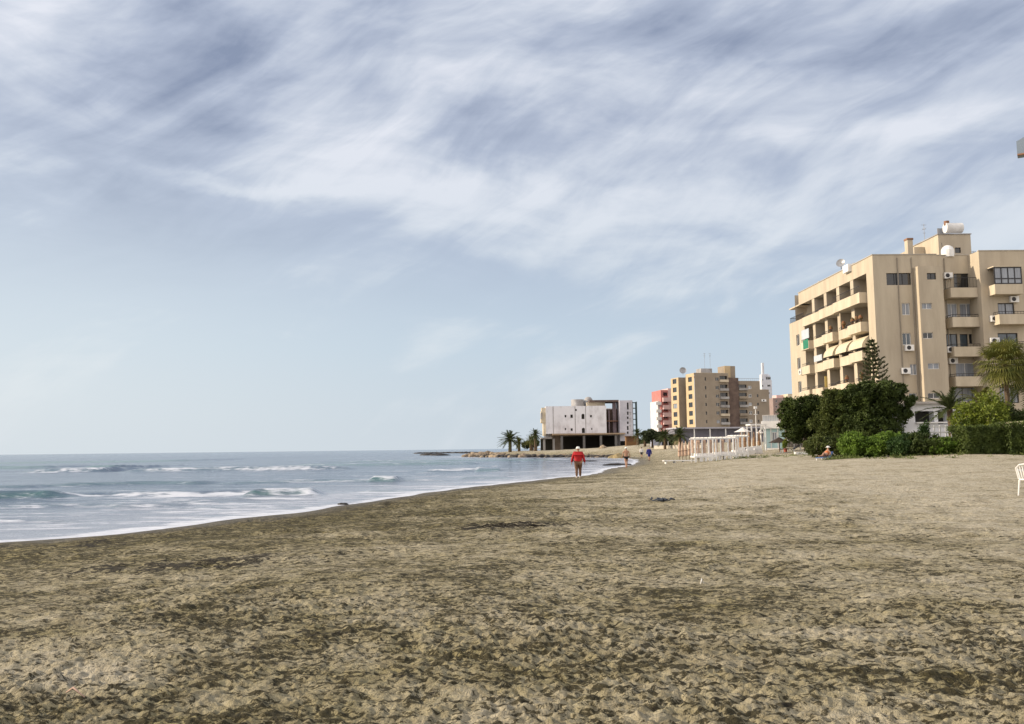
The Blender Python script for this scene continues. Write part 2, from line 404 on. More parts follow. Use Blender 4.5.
f1 = math_('ADD', attr('dry'), math_('MULTIPLY', math_('SUBTRACT', n1, .5), 1.5), clamp=True)
c = mixc(f1, (.225, .195, .082, 1), (.49, .45, .36, 1))
c = mixc(mrange(n2, .42, .66, .0, .5), c, (.12, .10, .055, 1))
c = mixc(mrange(n3, .3, .7, 0, .25), c, (.42, .37, .27, 1))
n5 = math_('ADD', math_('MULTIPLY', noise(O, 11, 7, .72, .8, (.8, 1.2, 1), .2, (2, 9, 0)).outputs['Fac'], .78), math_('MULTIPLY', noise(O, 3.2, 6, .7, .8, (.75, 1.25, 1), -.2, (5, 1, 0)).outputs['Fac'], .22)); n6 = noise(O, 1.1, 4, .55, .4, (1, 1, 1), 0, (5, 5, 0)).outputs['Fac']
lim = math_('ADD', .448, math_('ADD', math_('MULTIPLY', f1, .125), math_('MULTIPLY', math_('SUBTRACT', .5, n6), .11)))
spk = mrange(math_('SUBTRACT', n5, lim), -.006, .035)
n7 = noise(O, 1.9, 5, .65, .5, (1, .6, 1), .3, (3, 3, 0)).outputs['Fac']
c = mixc(mrange(n7, .52, .64, 0, .45), c, (.17, .145, .085, 1))  # mottling: shading of the trampled relief painted into the sand colour
c = mixc(math_('MULTIPLY', spk, .90), c, (.030, .026, .012, 1))  # dark specks: weed bits, plus footprint shadows painted into the colour
dmask = mrange(math_('ADD', attr('debris'), math_('ADD', math_('MULTIPLY', math_('SUBTRACT', n5, .5), 4.5), math_('MULTIPLY', math_('SUBTRACT', n2, .5), 2.5))), .5, .85)
c = mixc(math_('MULTIPLY', dmask, .9), c, (.022, .019, .014, 1))
c = mixc(math_('MULTIPLY', attr('wet'), .6), c, (.075, .06, .038, 1))
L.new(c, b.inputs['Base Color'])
con(mrange(attr('wet'), 0, 1, .95, .5), b.inputs['Roughness'])
bp = nn('ShaderNodeBump'); bp.inputs['Strength'].default_value = 1.0; bp.inputs['Distance'].default_value = .055
nb_ = noise(O, 6.5, 6, .6, .5).outputs['Fac']; L.new(math_('ADD', math_('MULTIPLY', nb_, 2.6), math_('ADD', math_('MULTIPLY', n2, 1.1), math_('MULTIPLY', n3, .25))), bp.inputs['Height']); L.new(bp.outputs[0], b.inputs['Normal'])

# ------------------------------------------------------------------ sea sheet
def rings2():
    rs = [0.5, 3, 6, 9, 11]
    while rs[-1] < 12000:
        r = rs[-1]; d = max(.06, r*r/1700)
        d = min(d, r*.012) if r < 400 else r*.05
        rs.append(r+d)
    return np.array(rs)
rs2 = rings2(); th2 = angles(-40, 12, 620, 80)
x, y, r, q = radial(rs2, th2)
_, s = base_h(x, y)
step = np.maximum(np.interp(r, rs2[:-1], np.diff(rs2)), r*.0015)
off = -s                                             # distance out from the shore
def att(lam): return sm(lam*.8, lam*.3, step)
calm = sm(0, 5, off)
z = .03*pn(x/4, y/1.2, 51)*att(1.2)*calm + .018*pn(x/1.1, y/.4, 52)*att(.4)*calm + .05*pn(x/14, y/4.5, 53)*att(4.5)*sm(2, 15, off) + .10*pn(x/30, y/9, 54)*att(9)*sm(15, 60, off)
foam = np.zeros_like(x); steep = np.zeros_like(x)
# breakers: (px0, px1, py, height, foam amount, foam length towards the shore)
BR = [(-60, 66, 497.5, .30, .3, 1.5), (60, 320, 493.5, .12, .95, 4.5), (245, 315, 495.5, .30, .7, 2.5), (-40, 250, 505, .08, .55, 2), (150, 330, 508, .07, .5, 1.5),
      (40, 108, 471.5, .45, 1.25, 9), (-50, 60, 468, .30, .1, 3), (100, 130, 468, .42, .2, 4), (135, 340, 470.0, .35, .85, 9), (60, 220, 483.5, .17, .15, 2.5), (220, 430, 481.5, .12, .2, 3),
      (-50, 40, 487.5, .14, .2, 2), (370, 400, 481, .2, .2, 1.2), (420, 480, 471, .2, .8, 3), (475, 500, 470.5, .22, .2, 2), (290, 470, 465, .25, .5, 6), (190, 240, 516, .07, .0, .6),
      (360, 420, 491, .12, .1, 1), (455, 510, 478.5, .12, .15, 1), (-60, 90, 521, .05, .6, 1.2), (160, 300, 500, .06, .6, 2), (590, 640, 458.5, .08, .6, 2), (330, 560, 461, .22, .5, 6), (0, 200, 462, .3, .35, 14)]
for i, (a, b_, py, hgt, fo, ln) in enumerate(BR):
    c_ = (a+b_)/2; D0 = EYE*F/(py-hy(c_)); xa = (a-512)/F*D0; xb = (b_-512)/F*D0
    cx = (xa+xb)/2; hw = (xb-xa)/2
    yc = D0+ (x-cx)*.05 + (.9+.02*D0)*pn(x/(2+.05*D0), x*0+i*3.3, 60+i) + .3*pn(x/.9, x*0+i, 90+i)
    m = sm(1.15, .7, np.abs(x-cx)/hw*(1+.25*pn(x/3, y/3, 61)))
    sc = max(hgt*2.2, D0*D0/1700*1.3)
    u = (y-yc)/sc                                     # negative: shore side
    prof = np.where(u < 0, np.exp(-(u/.45)**2), np.exp(-(u/1.6)**2))
    z += hgt*prof*m*calm
    t = (yc-y)/ln
    fm = sm(-.35*sc/ln, .12, t)*sm(1.0, .15, t)
    foam += .9*fo*fm*m*(.75+.5*pn(x/1.6, y/.6, 63)+.4*pn(x/.5, y/.25, 64))
    steep += m*np.exp(-((u+.35)/.35)**2)*np.clip(hgt*3, 0, 1)*(1 if fo < .8 else .3)
foam += .85*sm(.75, .0, off+.35*pn(x/1.2, y/1.2, 65))+.32*sm(6, .3, off) + .20*sm(26, 5, off) + .16*sm(80, 20, off)
z = np.where(off < 1.0, z*np.clip(off, 0, 1)+.018*np.exp(-np.abs(off)*2.2), z)
water = bpy.data.materials.new('sea_water'); water.use_nodes = True
w = arr('sea', np.stack([x, y, z], -1), q, water, smooth=True); tag(w, kind='structure')
for nm, a in (('foam', np.clip(foam, 0, 1.6)), ('steep', np.clip(steep, 0, 1)), ('off', off)):
    at_ = w.data.attributes.new(nm, 'FLOAT', 'POINT'); at_.data.foreach_set('value', a.astype(np.float32))
N, L = nodes(water); b = N['Principled BSDF']
tc = nn('ShaderNodeTexCoord'); O = tc.outputs['Object']
s1 = noise(O, 1.0, 8, .65, .5, (.35, 1.1, 1)).outputs['Fac']; s2 = noise(O, .22, 7, .6, .3, (.5, 1.6, 1)).outputs['Fac']; s3 = noise(O, 3.0, 6, .6, 0, (.45, 1.3, 1)).outputs['Fac']; s4 = noise(O, .035, 5, .6, 0, (.4, 1.4, 1)).outputs['Fac']
fr = attr('foam')
fo = mrange(math_('ADD', fr, math_('ADD', math_('MULTIPLY', math_('SUBTRACT', s1, .5), 3.4), math_('ADD', math_('MULTIPLY', math_('SUBTRACT', s3, .5), 1.6), math_('MULTIPLY', math_('SUBTRACT', s2, .5), 2.2)))), .42, 1.25)
shal = mrange(attr('off'), 0, 14, 1, 0)
wc = mixc(shal, (.085, .125, .19, 1), (.26, .29, .36, 1))
wc = mixc(attr('steep'), wc, (.03, .12, .11, 1))
wc = mixc(fo, wc, (.58, .62, .70, 1))
L.new(wc, b.inputs['Base Color'])
con(mrange(fo, 0, 1, .14, .75), b.inputs['Roughness']); b.inputs['IOR'].default_value = 1.33; b.inputs['Specular IOR Level'].default_value = .36
bp = nn('ShaderNodeBump'); bp.inputs['Strength'].default_value = 1.0; bp.inputs['Distance'].default_value = .22
L.new(math_('ADD', math_('ADD', math_('MULTIPLY', s1, .9), math_('MULTIPLY', s3, .35)), math_('ADD', math_('MULTIPLY', s2, 2.2), math_('MULTIPLY', s4, 5.0))), bp.inputs['Height']); L.new(bp.outputs[0], b.inputs['Normal'])

# ------------------------------------------------------------------ building frame helper
class B:
    def __init__(s, name, px, D, theta, label, cat='apartment building', group=None, z0=None, py=None):
        s.x = lat(px, D, py); s.y = D; s.t = R(theta); s.z0 = gz(s.x, D)-.3 if z0 is None else z0
        s.root = empty(name, (s.x, D, s.z0), s.t, label, cat, group)
        s.c, s.s = math.cos(s.t), math.sin(s.t)
    def L(s, px, py, axis='y', off=0):
        r = ray(px, py); ox, oy = -s.x, -s.y
        # to local
        lo = (ox*s.c+oy*s.s, -ox*s.s+oy*s.c, EYE-s.z0); ld = (r.x*s.c+r.y*s.s, -r.x*s.s+r.y*s.c, r.z)
        k = 1 if axis == 'y' else 0
        t = (off-lo[k])/ld[k]; p = [lo[i]+t*ld[i] for i in range(3)]
        return p[0 if axis == 'y' else 1], p[2]
    def rect(s, px0, px1, py0, py1, axis='y', off=0):
        a = s.L(px0, (py0+py1)/2, axis, off)[0]; b_ = s.L(px1, (py0+py1)/2, axis, off)[0]
        pm = (px0+px1)/2
        z1 = s.L(pm, py0, axis, off)[1]; z0 = s.L(pm, py1, axis, off)[1]
        return (min(a, b_), max(a, b_), z0, z1)
def window(parent, axis, off, h, pane, frame=white, rev=.2, mull=1, fw=.06, trans=None):
    a0, a1, z0, z1 = h; m = MB()
    def bx(mb, a, b_, c_, d_, y0, y1):
        if axis == 'y': mb.box(a, b_, off+y0, off+y1, c_, d_)
        else: mb.box(off+y0, off+y1, a, b_, c_, d_)
    i0, i1 = rev-.09, rev-.02
    bx(m, a0+.003, a0+fw, z0+.003, z1-.003, i0, i1); bx(m, a1-fw, a1-.003, z0+.003, z1-.003, i0, i1)
    bx(m, a0+fw, a1-fw, z0+.003, z0+fw, i0, i1); bx(m, a0+fw, a1-fw, z1-fw, z1-.003, i0, i1)
    for k in range(mull):
        a = a0+(a1-a0)*(k+1)/(mull+1); bx(m, a-fw*.5, a+fw*.5, z0+fw, z1-fw, i0+.01, i1)
    if trans:
        zz = z0+(z1-z0)*trans; bx(m, a0+fw, a1-fw, zz-fw*.4, zz+fw*.4, i0+.015, i1)
    o = m.build('window', frame, parent)
    p = MB(); bx(p, a0+.004, a1-.004, z0+.004, z1-.004, rev-.045, rev-.02); p.build('pane', pane, o)
    return o
def railing(parent, pts, z0, z1, m=dark, bars=.16, r=.018):
    mb = MB()
    for (p, q_) in zip(pts[:-1], pts[1:]):
        p = Vector((*p, 0)); q_ = Vector((*q_, 0)); n = max(2, int((q_-p).length/bars))
        mb.tube((p.x, p.y, z1), (q_.x, q_.y, z1), r*1.6, n=5); mb.tube((p.x, p.y, z0+.06), (q_.x, q_.y, z0+.06), r, n=5)
        for i in range(n+1):
            c_ = p.lerp(q_, i/n); mb.tube((c_.x, c_.y, z0), (c_.x, c_.y, z1), r*.7, n=4, cap=False)
    return mb.build('railing', m, parent)
def balcony(parent, x0, x1, y0, y1, zb, zt, m, t=.12, slab=.16, open_side=None):
    mb = MB(); mb.box(x0, x1, y0, y1, zb, zb+slab)
    if open_side != 'y0': mb.box(x0, x1, y0, y0+t, zb+slab, zt)
    if open_side != 'y1': mb.box(x0, x1, y1-t, y1, zb+slab, zt)
    a = y0+(t if open_side != 'y0' else 0); b_ = y1-(t if open_side != 'y1' else 0)
    if open_side != 'x0': mb.box(x0, x0+t, a, b_, zb+slab, zt)
    if open_side != 'x1': mb.box(x1-t, x1, a, b_, zb+slab, zt)
    return mb.build('balcony', m, parent)
def aircon(parent, c, axis='y', w=.85, h=.6, d=.35):
    x_, y_, z_ = c; mb = MB()
    if axis == 'y': mb.box(x_-w/2, x_+w/2, y_-d, y_-.02, z_-h/2, z_+h/2)
    else: mb.box(x_-d, x_-.02, y_-w/2, y_+w/2, z_-h/2, z_+h/2)
    o = mb.build('air_conditioner', plasticw, parent); f = MB()
    if axis == 'y':
        f.tube((x_-.1, y_-d-.01, z_), (x_-.1, y_-d+.02, z_), h*.36, n=14)
        f.build('fan_grille', dark, o)
    else:
        f.tube((x_-d-.01, y_, z_), (x_-d+.02, y_, z_), h*.36, n=14); f.build('fan_grille', dark, o)
    return o
def dish(parent, c, r, facing=(-.5, -.8, .3), name='satellite_dish'):
    d = Vector(facing).normalized(); a = d.orthogonal().normalized(); b_ = d.cross(a); c = Vector(c)
    v = []; f = []; n = 16; ringn = 4
    mb = MB(); k = 0
    for i in range(ringn+1):
        rr = r*i/ringn
        for j in range(n):
            t = 2*math.pi*j/n; mb.v.append(tuple(c+(a*math.cos(t)+b_*math.sin(t))*rr+d*(rr*rr/r*.35)))
    for i in range(ringn):
        for j in range(n):
            q_ = (j+1) % n; mb.f.append((i*n+j, i*n+q_, (i+1)*n+q_, (i+1)*n+j))
    mb.tube(c-Vector((0, 0, r*1.3)), c, .05, n=6); mb.tube(c, c+d*r*.8, .02, n=5)
    return mb.build(name, greymetal, parent, smooth=True)

# ================================================================== A: sandstone apartment block, right
A = B('apartment_block', 874.5, 90, 1.0, 'large sandstone-coloured apartment block with balconies on two sides, behind the dark trees at right', z0=1.0, py=300)
rt = A.root
ROOF = A.L(874, 255)[1]
FL = [6.7+3.0*k-3.0 for k in range(6)]               # local floor levels: slab bottoms
zs = [A.L(950, yy, 'y', -.9)[1] for yy in (386.5, 357, 327.5, 297.5)]   # measured balcony undersides, floors 2..5
st = (zs[3]-zs[0])/3; F1 = zs[0]-st
FL = [F1+st*k for k in range(5)]                     # undersides floor 1..5
DEEP = 24.0
uc0, _ = A.L(919.5, 300, 'y', -1.0); uc1, _ = A.L(944, 300, 'y', -1.0)
ub0, _ = A.L(981.5, 300, 'y', -1.6); UE = 24.0
wl = MB(); 
# openings on the front
h1 = A.rect(886.5, 911, 273, 285); h2 = A.rect(902, 910, 303, 315); h3 = A.rect(902.5, 911, 333, 345); h4 = A.rect(910, 917, 364, 375); h5 = A.rect(909, 917, 393, 401)
wl.facade('y', 0, 0, uc0, 0, ROOF, [h1, h2, h3, h4, h5])
ctop = A.L(930, 266, 'y', -1)[1]
hc = [A.rect(927, 936, 273, 279.5, 'y', -1), A.rect(922, 932, 303, 309, 'y', -1), A.rect(923, 933, 332.5, 338.5, 'y', -1), A.rect(928, 939.5, 363, 369, 'y', -1), A.rect(928, 940, 393, 398.5, 'y', -1)]
wl.facade('y', -1, uc0, uc1, 0, ctop, hc)
wl.quad((uc0, -1, 0), (uc0, 0, 0), (uc0, 0, ctop), (uc0, -1, ctop)).quad((uc1, -1, 0), (uc1, 0.5, 0), (uc1, 0.5, ctop), (uc1, -1, ctop)).quad((uc0, -1, ctop), (uc1, -1, ctop), (uc1, 0.0, ctop), (uc0, 0.0, ctop))
wl.quad((uc0, 0, ctop), (uc1, 0, ctop), (uc1, 0, ROOF), (uc0, 0, ROOF))
RB = .5                                              # recess plane
hb = [A.rect(954, 971, 273.5, 288, 'y', RB), A.rect(946, 957.5, 303.5, 317, 'y', RB), A.rect(960, 974, 303.5, 317, 'y', RB), A.rect(946, 957.5, 334, 347, 'y', RB), A.rect(960, 968, 334, 347, 'y', RB), A.rect(969, 978, 334, 343.5, 'y', RB),
      A.rect(956, 975, 363, 377, 'y', RB), A.rect(953, 983, 387.5, 402, 'y', RB)]
wl.facade('y', RB, uc1, ub0, 0, ROOF, hb)
wl.quad((uc1, 0, ctop), (uc1, RB, ctop), (uc1, RB, ROOF), (uc1, 0, ROOF))
hd = [A.rect(995, 1021, 269, 287, 'y', -1.6), A.rect(998, 1014.5, 303, 317, 'y', -1.6), A.rect(998, 1018, 333, 347, 'y', -1.6), A.rect(999, 1018, 363, 377, 'y', -1.6), A.rect(1000, 1019, 387, 403, 'y', -1.6)]
ex = []
for k in range(5): ex.append((ub0+6.3, ub0+8.0, FL[k]+1.1, FL[k]+2.5))
wl.facade('y', -1.6, ub0, UE, 0, ROOF-.02, hd+ex)
wl.quad((ub0, -1.6, 0), (ub0, RB, 0), (ub0, RB, ROOF-.02), (ub0, -1.6, ROOF-.02))
wl.quad((UE, -1.6, 0), (UE, DEEP, 0), (UE, DEEP, ROOF-.02), (UE, -1.6, ROOF-.02)).quad((0, DEEP, 0), (UE, DEEP, 0), (UE, DEEP, ROOF-.02), (0, DEEP, ROOF-.02))
# seaward side: corner pier, recessed loggia wall, far block
v1 = 1.7; v2 = 20.8; VT = 23.0; VL = 26.5
REC = 1.5
topz = ROOF-1.55
wl.quad((0, 0, 0), (0, v1, 0), (0, v1, ROOF), (0, 0, ROOF)).quad((0, v1, 0), (REC, v1, 0), (REC, v1, ROOF), (0, v1, ROOF))
wl.box(.01, REC-.01, v1+.01, VT-.4, topz, ROOF-.01)    # top fascia across the loggias
segs = [(1.9, 5.4), (6.0, 9.4), (10.0, 13.3), (13.9, 17.3), (17.9, 20.7)]
lh = []
for k in range(5):
    for (a, b_) in segs: lh.append((a+.55, b_-.45, FL[k]+.2, FL[k]+2.45))
wl.facade('x', REC, v1, v2, 0, ROOF-.05, lh)
for a in (5.7, 9.7, 13.6, 17.6): wl.box(.05, REC-.005, a-.42, a+.42, 0, topz-.005)
far5 = FL[4]+1.2
sl = [A.rect(798, 800, 328, 336, 'x', 0), A.rect(798, 800, 353, 361, 'x', 0), A.rect(798, 800, 378, 386, 'x', 0)]
wl.facade('x', 0, v2, VL, 0, far5, [(v2+2, v2+3.2, FL[k]+1.0, FL[k]+2.4) for k in range(1, 4)])
wl.quad((0, v2, 0), (REC, v2, 0), (REC, v2, ROOF-.06), (0, v2, far5)).quad((0, VL, 0), (6, VL, 0), (6, VL, far5), (0, VL, far5)).quad((0, v2, far5), (6, v2, far5), (6, VL, far5), (0, VL, far5))
wl.quad((REC, v2, far5), (REC, VT-.4, far5), (REC, VT-.4, ROOF-.05), (REC, v2, ROOF-.05))
wl.quad((0, DEEP, 0), (0, VL, 0), (0, VL, 1), (0, DEEP, 1)).quad((REC, VT-.4, far5), (UE, VT-.4, far5), (UE, VT-.4, ROOF-.05), (REC, VT-.4, ROOF-.05))
wl.build('wall', stone, rt)
MB().box(.3, UE-.2, .6, DEEP-.7, ROOF-.9, ROOF-.8).build('roof', conc, rt)
cp = MB(); cp.box(-.06, uc1, -.06, .22, ROOF+.002, ROOF+.08); cp.box(-.06, .22, .221, VT-.35, ROOF+.002, ROOF+.08); cp.box(uc1+.001, ub0-.001, RB-.06, RB+.2, ROOF+.002, ROOF+.08); cp.box(ub0-.05, UE+.05, -1.66, -1.4, ROOF-.018, ROOF+.06)
cp.build('roof_coping', mat('pale_coping', (.45, .42, .38), .8), rt)
MB().box(.05, 1.5, v2+.6, VL, topz+.0, topz+.16).build('roof_canopy', stone_b, rt)
railing(rt, [(.1, v2+.4), (.1, VL-.1), (3, VL-.1)], far5, far5+.7)
# windows on the front
for h, p, mu, fr_ in ((h1, glass, 2, dark), (h2, glass_c, 1, white), (h3, glass_b, 1, white), (h4, glass_c, 1, white), (h5, glass_b, 1, white)):
    window(rt, 'y', 0, h, p, fr_, mull=mu)
for i, h in enumerate(hc): window(rt, 'y', -1, h, glass if i in (0, 2, 4) else glass_c, dark if i in (0,) else white, mull=1, fw=.05)
for i, h in enumerate(hb): window(rt, 'y', RB, h, [glass, glass_c, glass_c, glass_b, glass_b, glass, glass_c, glass_c][i], [dark, white, white, dark, dark, dark, white, dark][i], mull=[1, 1, 1, 1, 0, 1, 1, 2][i])
for i, h in enumerate(hd): window(rt, 'y', -1.6, h, [glass_c, glass_c, glass_b, glass, glass_c][i], dark, mull=[2, 1, 1, 1, 2][i], fw=.09, trans=.3 if i == 0 else None)
for h in ex: window(rt, 'y', -1.6, h, glass, white)
for k in range(1, 4): window(rt, 'x', 0, (v2+2, v2+3.2, FL[k]+1.0, FL[k]+2.4), glass, white)
for i, h in enumerate(lh): window(rt, 'x', REC, h, [glass, glass_b, glass, glass_c, glass][(i*7) % 5], [dark, white][(i//3) % 2], mull=1)
dp = MB()
for u_ in (A.L(899, 300)[0], A.L(946, 300, 'y', RB)[0], A.L(913.2, 300)[0]):
    yy = RB if u_ > uc1 else 0
    dp.tube((u_, yy-.07, 0), (u_, yy-.07, ROOF-.3), .05, n=6)
dp.build('drainpipe', mat('dull_pipe', (.30, .265, .22), .7), rt)
# front balconies
for k in range(1, 5):
    r_ = A.rect(950.5, 981, 290, 297, 'y', -.9)
    b_ = balcony(rt, r_[0]-(0 if k == 4 else .0), ub0-.01, -1.0, RB-.005, FL[k], FL[k]+.98, stone_b, open_side='y1')
    railing(b_, [(r_[0]+.05, RB-.1), (r_[0]+.05, -.94), (ub0-.06, -.94)], FL[k]+.98, FL[k]+(2.0 if k == 4 else 1.25), bars=.3)
bx0 = A.L(995, 292, 'y', -2.7)[0]; bx1 = A.L(1024, 292, 'y', -2.7)[0]
for k in range(1, 5):
    dx = .25 if k < 4 else 0
    b_ = balcony(rt, bx0+dx, bx1+dx-(.1 if k == 4 else -.3), -2.75, -1.605, FL[k], FL[k]+.98, stone_b, open_side='y1')
    if k < 4: railing(b_, [(bx0+dx+.05, -1.65), (bx0+dx+.05, -2.7), (bx1+dx+.2, -2.7)], FL[k]+.98, FL[k]+1.25, bars=.3)
# glazed black-framed enclosure on the top right balcony
gb = MB(); gx0, gx1, gy, gz0, gz1 = bx0+.06, bx1-.16, -2.68, FL[4]+.99, FL[4]+2.7
for i in range(5): a = gx0+(gx1-gx0)*i/4; gb.box(a-.05, a+.05, gy-.04, gy+.04, gz0, gz1)
for zz in (gz0+.06, gz0+.55, gz1-.06): gb.box(gx0, gx1, gy-.05, gy+.05, zz-.05, zz+.05)
for xx in (gx0, gx1): gb.box(xx-.045, xx+.045, gy, -1.61, gz1-.1, gz1)
ge = gb.build('glazed_enclosure', dark, rt); MB().box(gx0+.02, gx1-.02, gy-.01, gy+.01, gz0, gz1).build('pane', glass_c, ge)
MB().box(gx0-.1, gx1+.1, gy-.1, -1.61, gz1+.003, gz1+.1).build('enclosure_roof', stone_b, rt)
# seaward balconies
for k in range(5):
    for i, (a, b_) in enumerate(segs):
        if k == 4 and i in (1, 4): continue
        if k == 4: a, b_ = [(1.9, 9.3), None, (9.6, 14.2), (14.6, 20.6), None][i]
        out = [-.75, -.2, -.65, -.2, -.6][(i+(k == 1)) % 5] if k < 4 else [-.75, 0, -.55, -.35, 0][i]
        o = balcony(rt, out, REC-.01, a, b_, FL[k], FL[k]+(1.0 if k < 4 else 1.1), stone_b, open_side='x1')
        railing(o, [(out+.06, a+.1), (out+.06, b_-.1)], FL[k]+1.0+(.1 if k == 4 else 0), FL[k]+(1.75 if k == 4 and i == 0 else 1.3), bars=.3)
# clutter on the balconies: awnings, a green cloth, yellow cloth, screens
for i, (a, b_) in enumerate([(2.0, 5.6), (6.3, 9.4), (10.2, 13.0)]):
    mb = MB(); n = 7; kz = FL[2]+1.35+.0
    pr = [(REC-.2-(REC+.5)*math.sin(t*math.pi/2/n), kz+1.5*math.cos(t*math.pi/2/n)) for t in range(n+1)]
    for (xa, za), (xb, zb) in zip(pr[:-1], pr[1:]): mb.quad((xa, a, za), (xa, b_, za), (xb, b_, zb), (xb, a, zb))
    for yy in (a, b_):
        mb.v += [(px_, yy, pz_) for px_, pz_ in pr]+[(REC-.2, yy, kz)]; nn_ = len(pr)+1; mb.f.append(tuple(range(len(mb.v)-nn_, len(mb.v))))
    mb.build('awning', mat('cream_striped_canvas', (.66, .58, .44), .9, (.46, .40, .30), 3, stretch=(.2, 3, .2)), rt)
MB().box(-.63, -.58, 18.0, 19.8, FL[3]+.1, FL[3]+1.2).build('hanging_cloth', greenf, rt)
MB().box(-.2, 0.6, 14.2, 14.26, FL[1]+1.0, FL[1]+2.3).build('hanging_cloth', yellowf, rt)
MB().box(-.5, -.46, 18, 20.6, FL[3]+1.3, FL[3]+2.5).build('balcony_screen', mat('frosted_panel', (.5, .55, .6), .3), rt)
MB().box(-.5, -.46, 14, 16.6, FL[2]+1.2, FL[2]+1.9).build('balcony_screen', mat('frosted_panel', (.5, .55, .6), .3), rt)
pots = mat('clay_pot_plants', (.28, .1, .06), .8, (.05, .09, .03), 6)
for k, a in ((3, 2.6), (3, 3.6), (3, 4.7), (3, 7.2), (3, 11), (1, 7), (1, 3)):
    MB().lathe([(.12, 0), (.17, .22), (.1, .25), (.25, .45), (.2, .7), (.05, .85)], (-.45, a, FL[k]+1.0), 8).build('plant_pot', pots, rt)
for (px_, py_, pl, of) in ((908.5, 348, 'y', 0), (905, 371, 'y', 0), (950, 349.8, 'y', -.1), (952, 361, 'y', .5), (993.5, 341, 'y', -1.6), (993.8, 319, 'y', -1.6), (1013, 299.6, 'y', -1.6), (947, 276, 'y', .5)):
    u, zz = A.L(px_, py_, pl, of); aircon(rt, (u, of, zz))
for (vv, kk) in ((22.2, 2), (19.2, 3), (19.0, 1), (19.0, 2)):
    if vv > 21: aircon(rt, (0, vv, FL[kk]+.5), 'x')
    else: aircon(rt, (REC, vv-.0+1.5, FL[kk]+2.0), 'x')
# roof things
pf = 3.0
r_ = A.rect(938.5, 971, 234.5, 255, 'y', pf); ph_t = r_[3]
pw = MB(); hdk = A.rect(955, 961, 247.5, 253, 'y', pf)
hdk = (hdk[0], hdk[1], hdk[2], hdk[3])
pw.facade('y', pf, r_[0], r_[1], ROOF-.9, ph_t, [hdk]); 
pw.quad((r_[0], pf, ROOF-.9), (r_[0], pf+7, ROOF-.9), (r_[0], pf+7, ph_t), (r_[0], pf, ph_t)).quad((r_[1], pf, ROOF-.9), (r_[1], pf+7, ROOF-.9), (r_[1], pf+7, ph_t), (r_[1], pf, ph_t)).quad((r_[0], pf+7, ROOF-.9), (r_[1], pf+7, ROOF-.9), (r_[1], pf+7, ph_t), (r_[0], pf+7, ph_t)).quad((r_[0], pf, ph_t), (r_[1], pf, ph_t), (r_[1], pf+7, ph_t), (r_[0], pf+7, ph_t))
pho = pw.build('penthouse', stone, rt); window(pho, 'y', pf, hdk, glass, dark, mull=0)
MB().box(r_[0]-.08, r_[1]+.08, pf-.08, pf+7.1, ph_t+.003, ph_t+.1).build('penthouse_roof', conc, pho)
l1 = A.L(914, 247, 'y', 6); l2 = A.L(927, 247, 'y', 6); MB().box(l1[0], l2[0], 6, 9.8, ROOF-.9, l1[1]).build('stair_head', stone, rt)
c1 = A.L(907.3, 238, 'y', 2); c2 = A.L(912.6, 238, 'y', 2)
ch = MB().box(c1[0], c2[0], 2, 2.7, ROOF-.9, c1[1]-.2).build('chimney', stone, rt); MB().box(c1[0]-.05, c2[0]+.05, 1.95, 2.75, c1[1]-.19, c1[1]).build('chimney_cap', rust, ch)
t0 = A.L(945, 228, 'y', 5); t1 = A.L(961.5, 228, 'y', 5)
tk = MB().tube((t0[0], 5, t0[1]), (t1[0], 5, t1[1]), .55, n=20); tk.tube((t0[0]+.3, 5, ph_t), (t0[0]+.3, 5, t0[1]), .04); tk.tube((t1[0]-.3, 5, ph_t), (t1[0]-.3, 5, t0[1]), .04)
to = tk.build('water_tank', mat('white_tank_metal', (.7, .7, .7), .35, spec=.5), rt)
MB().tube((t0[0]+.2, 5, t0[1]+.3), (t0[0]+.2, 5, t0[1]+.75), .28, n=12).build('tank_lid', rust, to)
s0 = A.L(942, 231, 'y', 6); MB().box(s0[0]-.5, s0[0]+.3, 6, 6.08, ph_t+.1, s0[1]+.3).build('solar_panel', greymetal, rt)
d0 = A.L(948, 250, 'y', .8); MB().lathe([(.62, -.75), (.62, 0), (.5, .28), (.28, .45), (.02, .52)], (d0[0], .9, d0[1]), 14).build('water_butt', plasticw, rt)
MB().tube((d0[0]-.05, 1.9, ROOF-.8), (d0[0]-.05, 1.9, d0[1]+1.0), .03).build('pipe', dark, rt)
def antenna(parent, c, h, w=.8, m=greymetal, r=.03):
    mb = MB().tube(c, (c[0], c[1], c[2]+h), r, n=5)
    for i, (zz, ww) in enumerate(((.98, 1), (.9, .8), (.82, .6))): mb.tube((c[0]-w*ww/2, c[1], c[2]+h*zz), (c[0]+w*ww/2, c[1], c[2]+h*zz), r*.7, n=5)
    mb.tube((c[0], c[1]-.5, c[2]+h*.9), (c[0], c[1]+.5, c[2]+h*.9), r*.7, n=5)
    return mb.build('antenna', m, parent)
a0 = A.L(924.5, 238, 'y', 6.5); antenna(rt, (a0[0], 6.5, ROOF-.8), A.L(924.5, 224, 'y', 6.5)[1]-ROOF+.8, .55)
a0 = A.L(973, 250, 'y', 4); antenna(rt, (a0[0], 4, ROOF-.8), 2.0, .6)
for px_ in (984, 992, 1003): a0 = A.L(px_, 250, 'y', 1); antenna(rt, (a0[0], 1, ROOF-.8), 1.35, .6)
ds = A.L(841, 263.5, 'x', .9); dish(rt, (.9, ds[0], ds[1]), .5, (-.6, -.75, .3))
ac = A.L(848.5, 269.5, 'x', .05); MB().box(-.35, .5, ac[0]-.9, ac[0]+.6, ac[1]-.35, ac[1]+.45).build('air_conditioner', plasticw, rt)
for vv in (5.5, 16): MB().tube((.4, vv, ROOF), (.4, vv, ROOF+.3), .25, n=8).build('roof_vent', conc, rt)

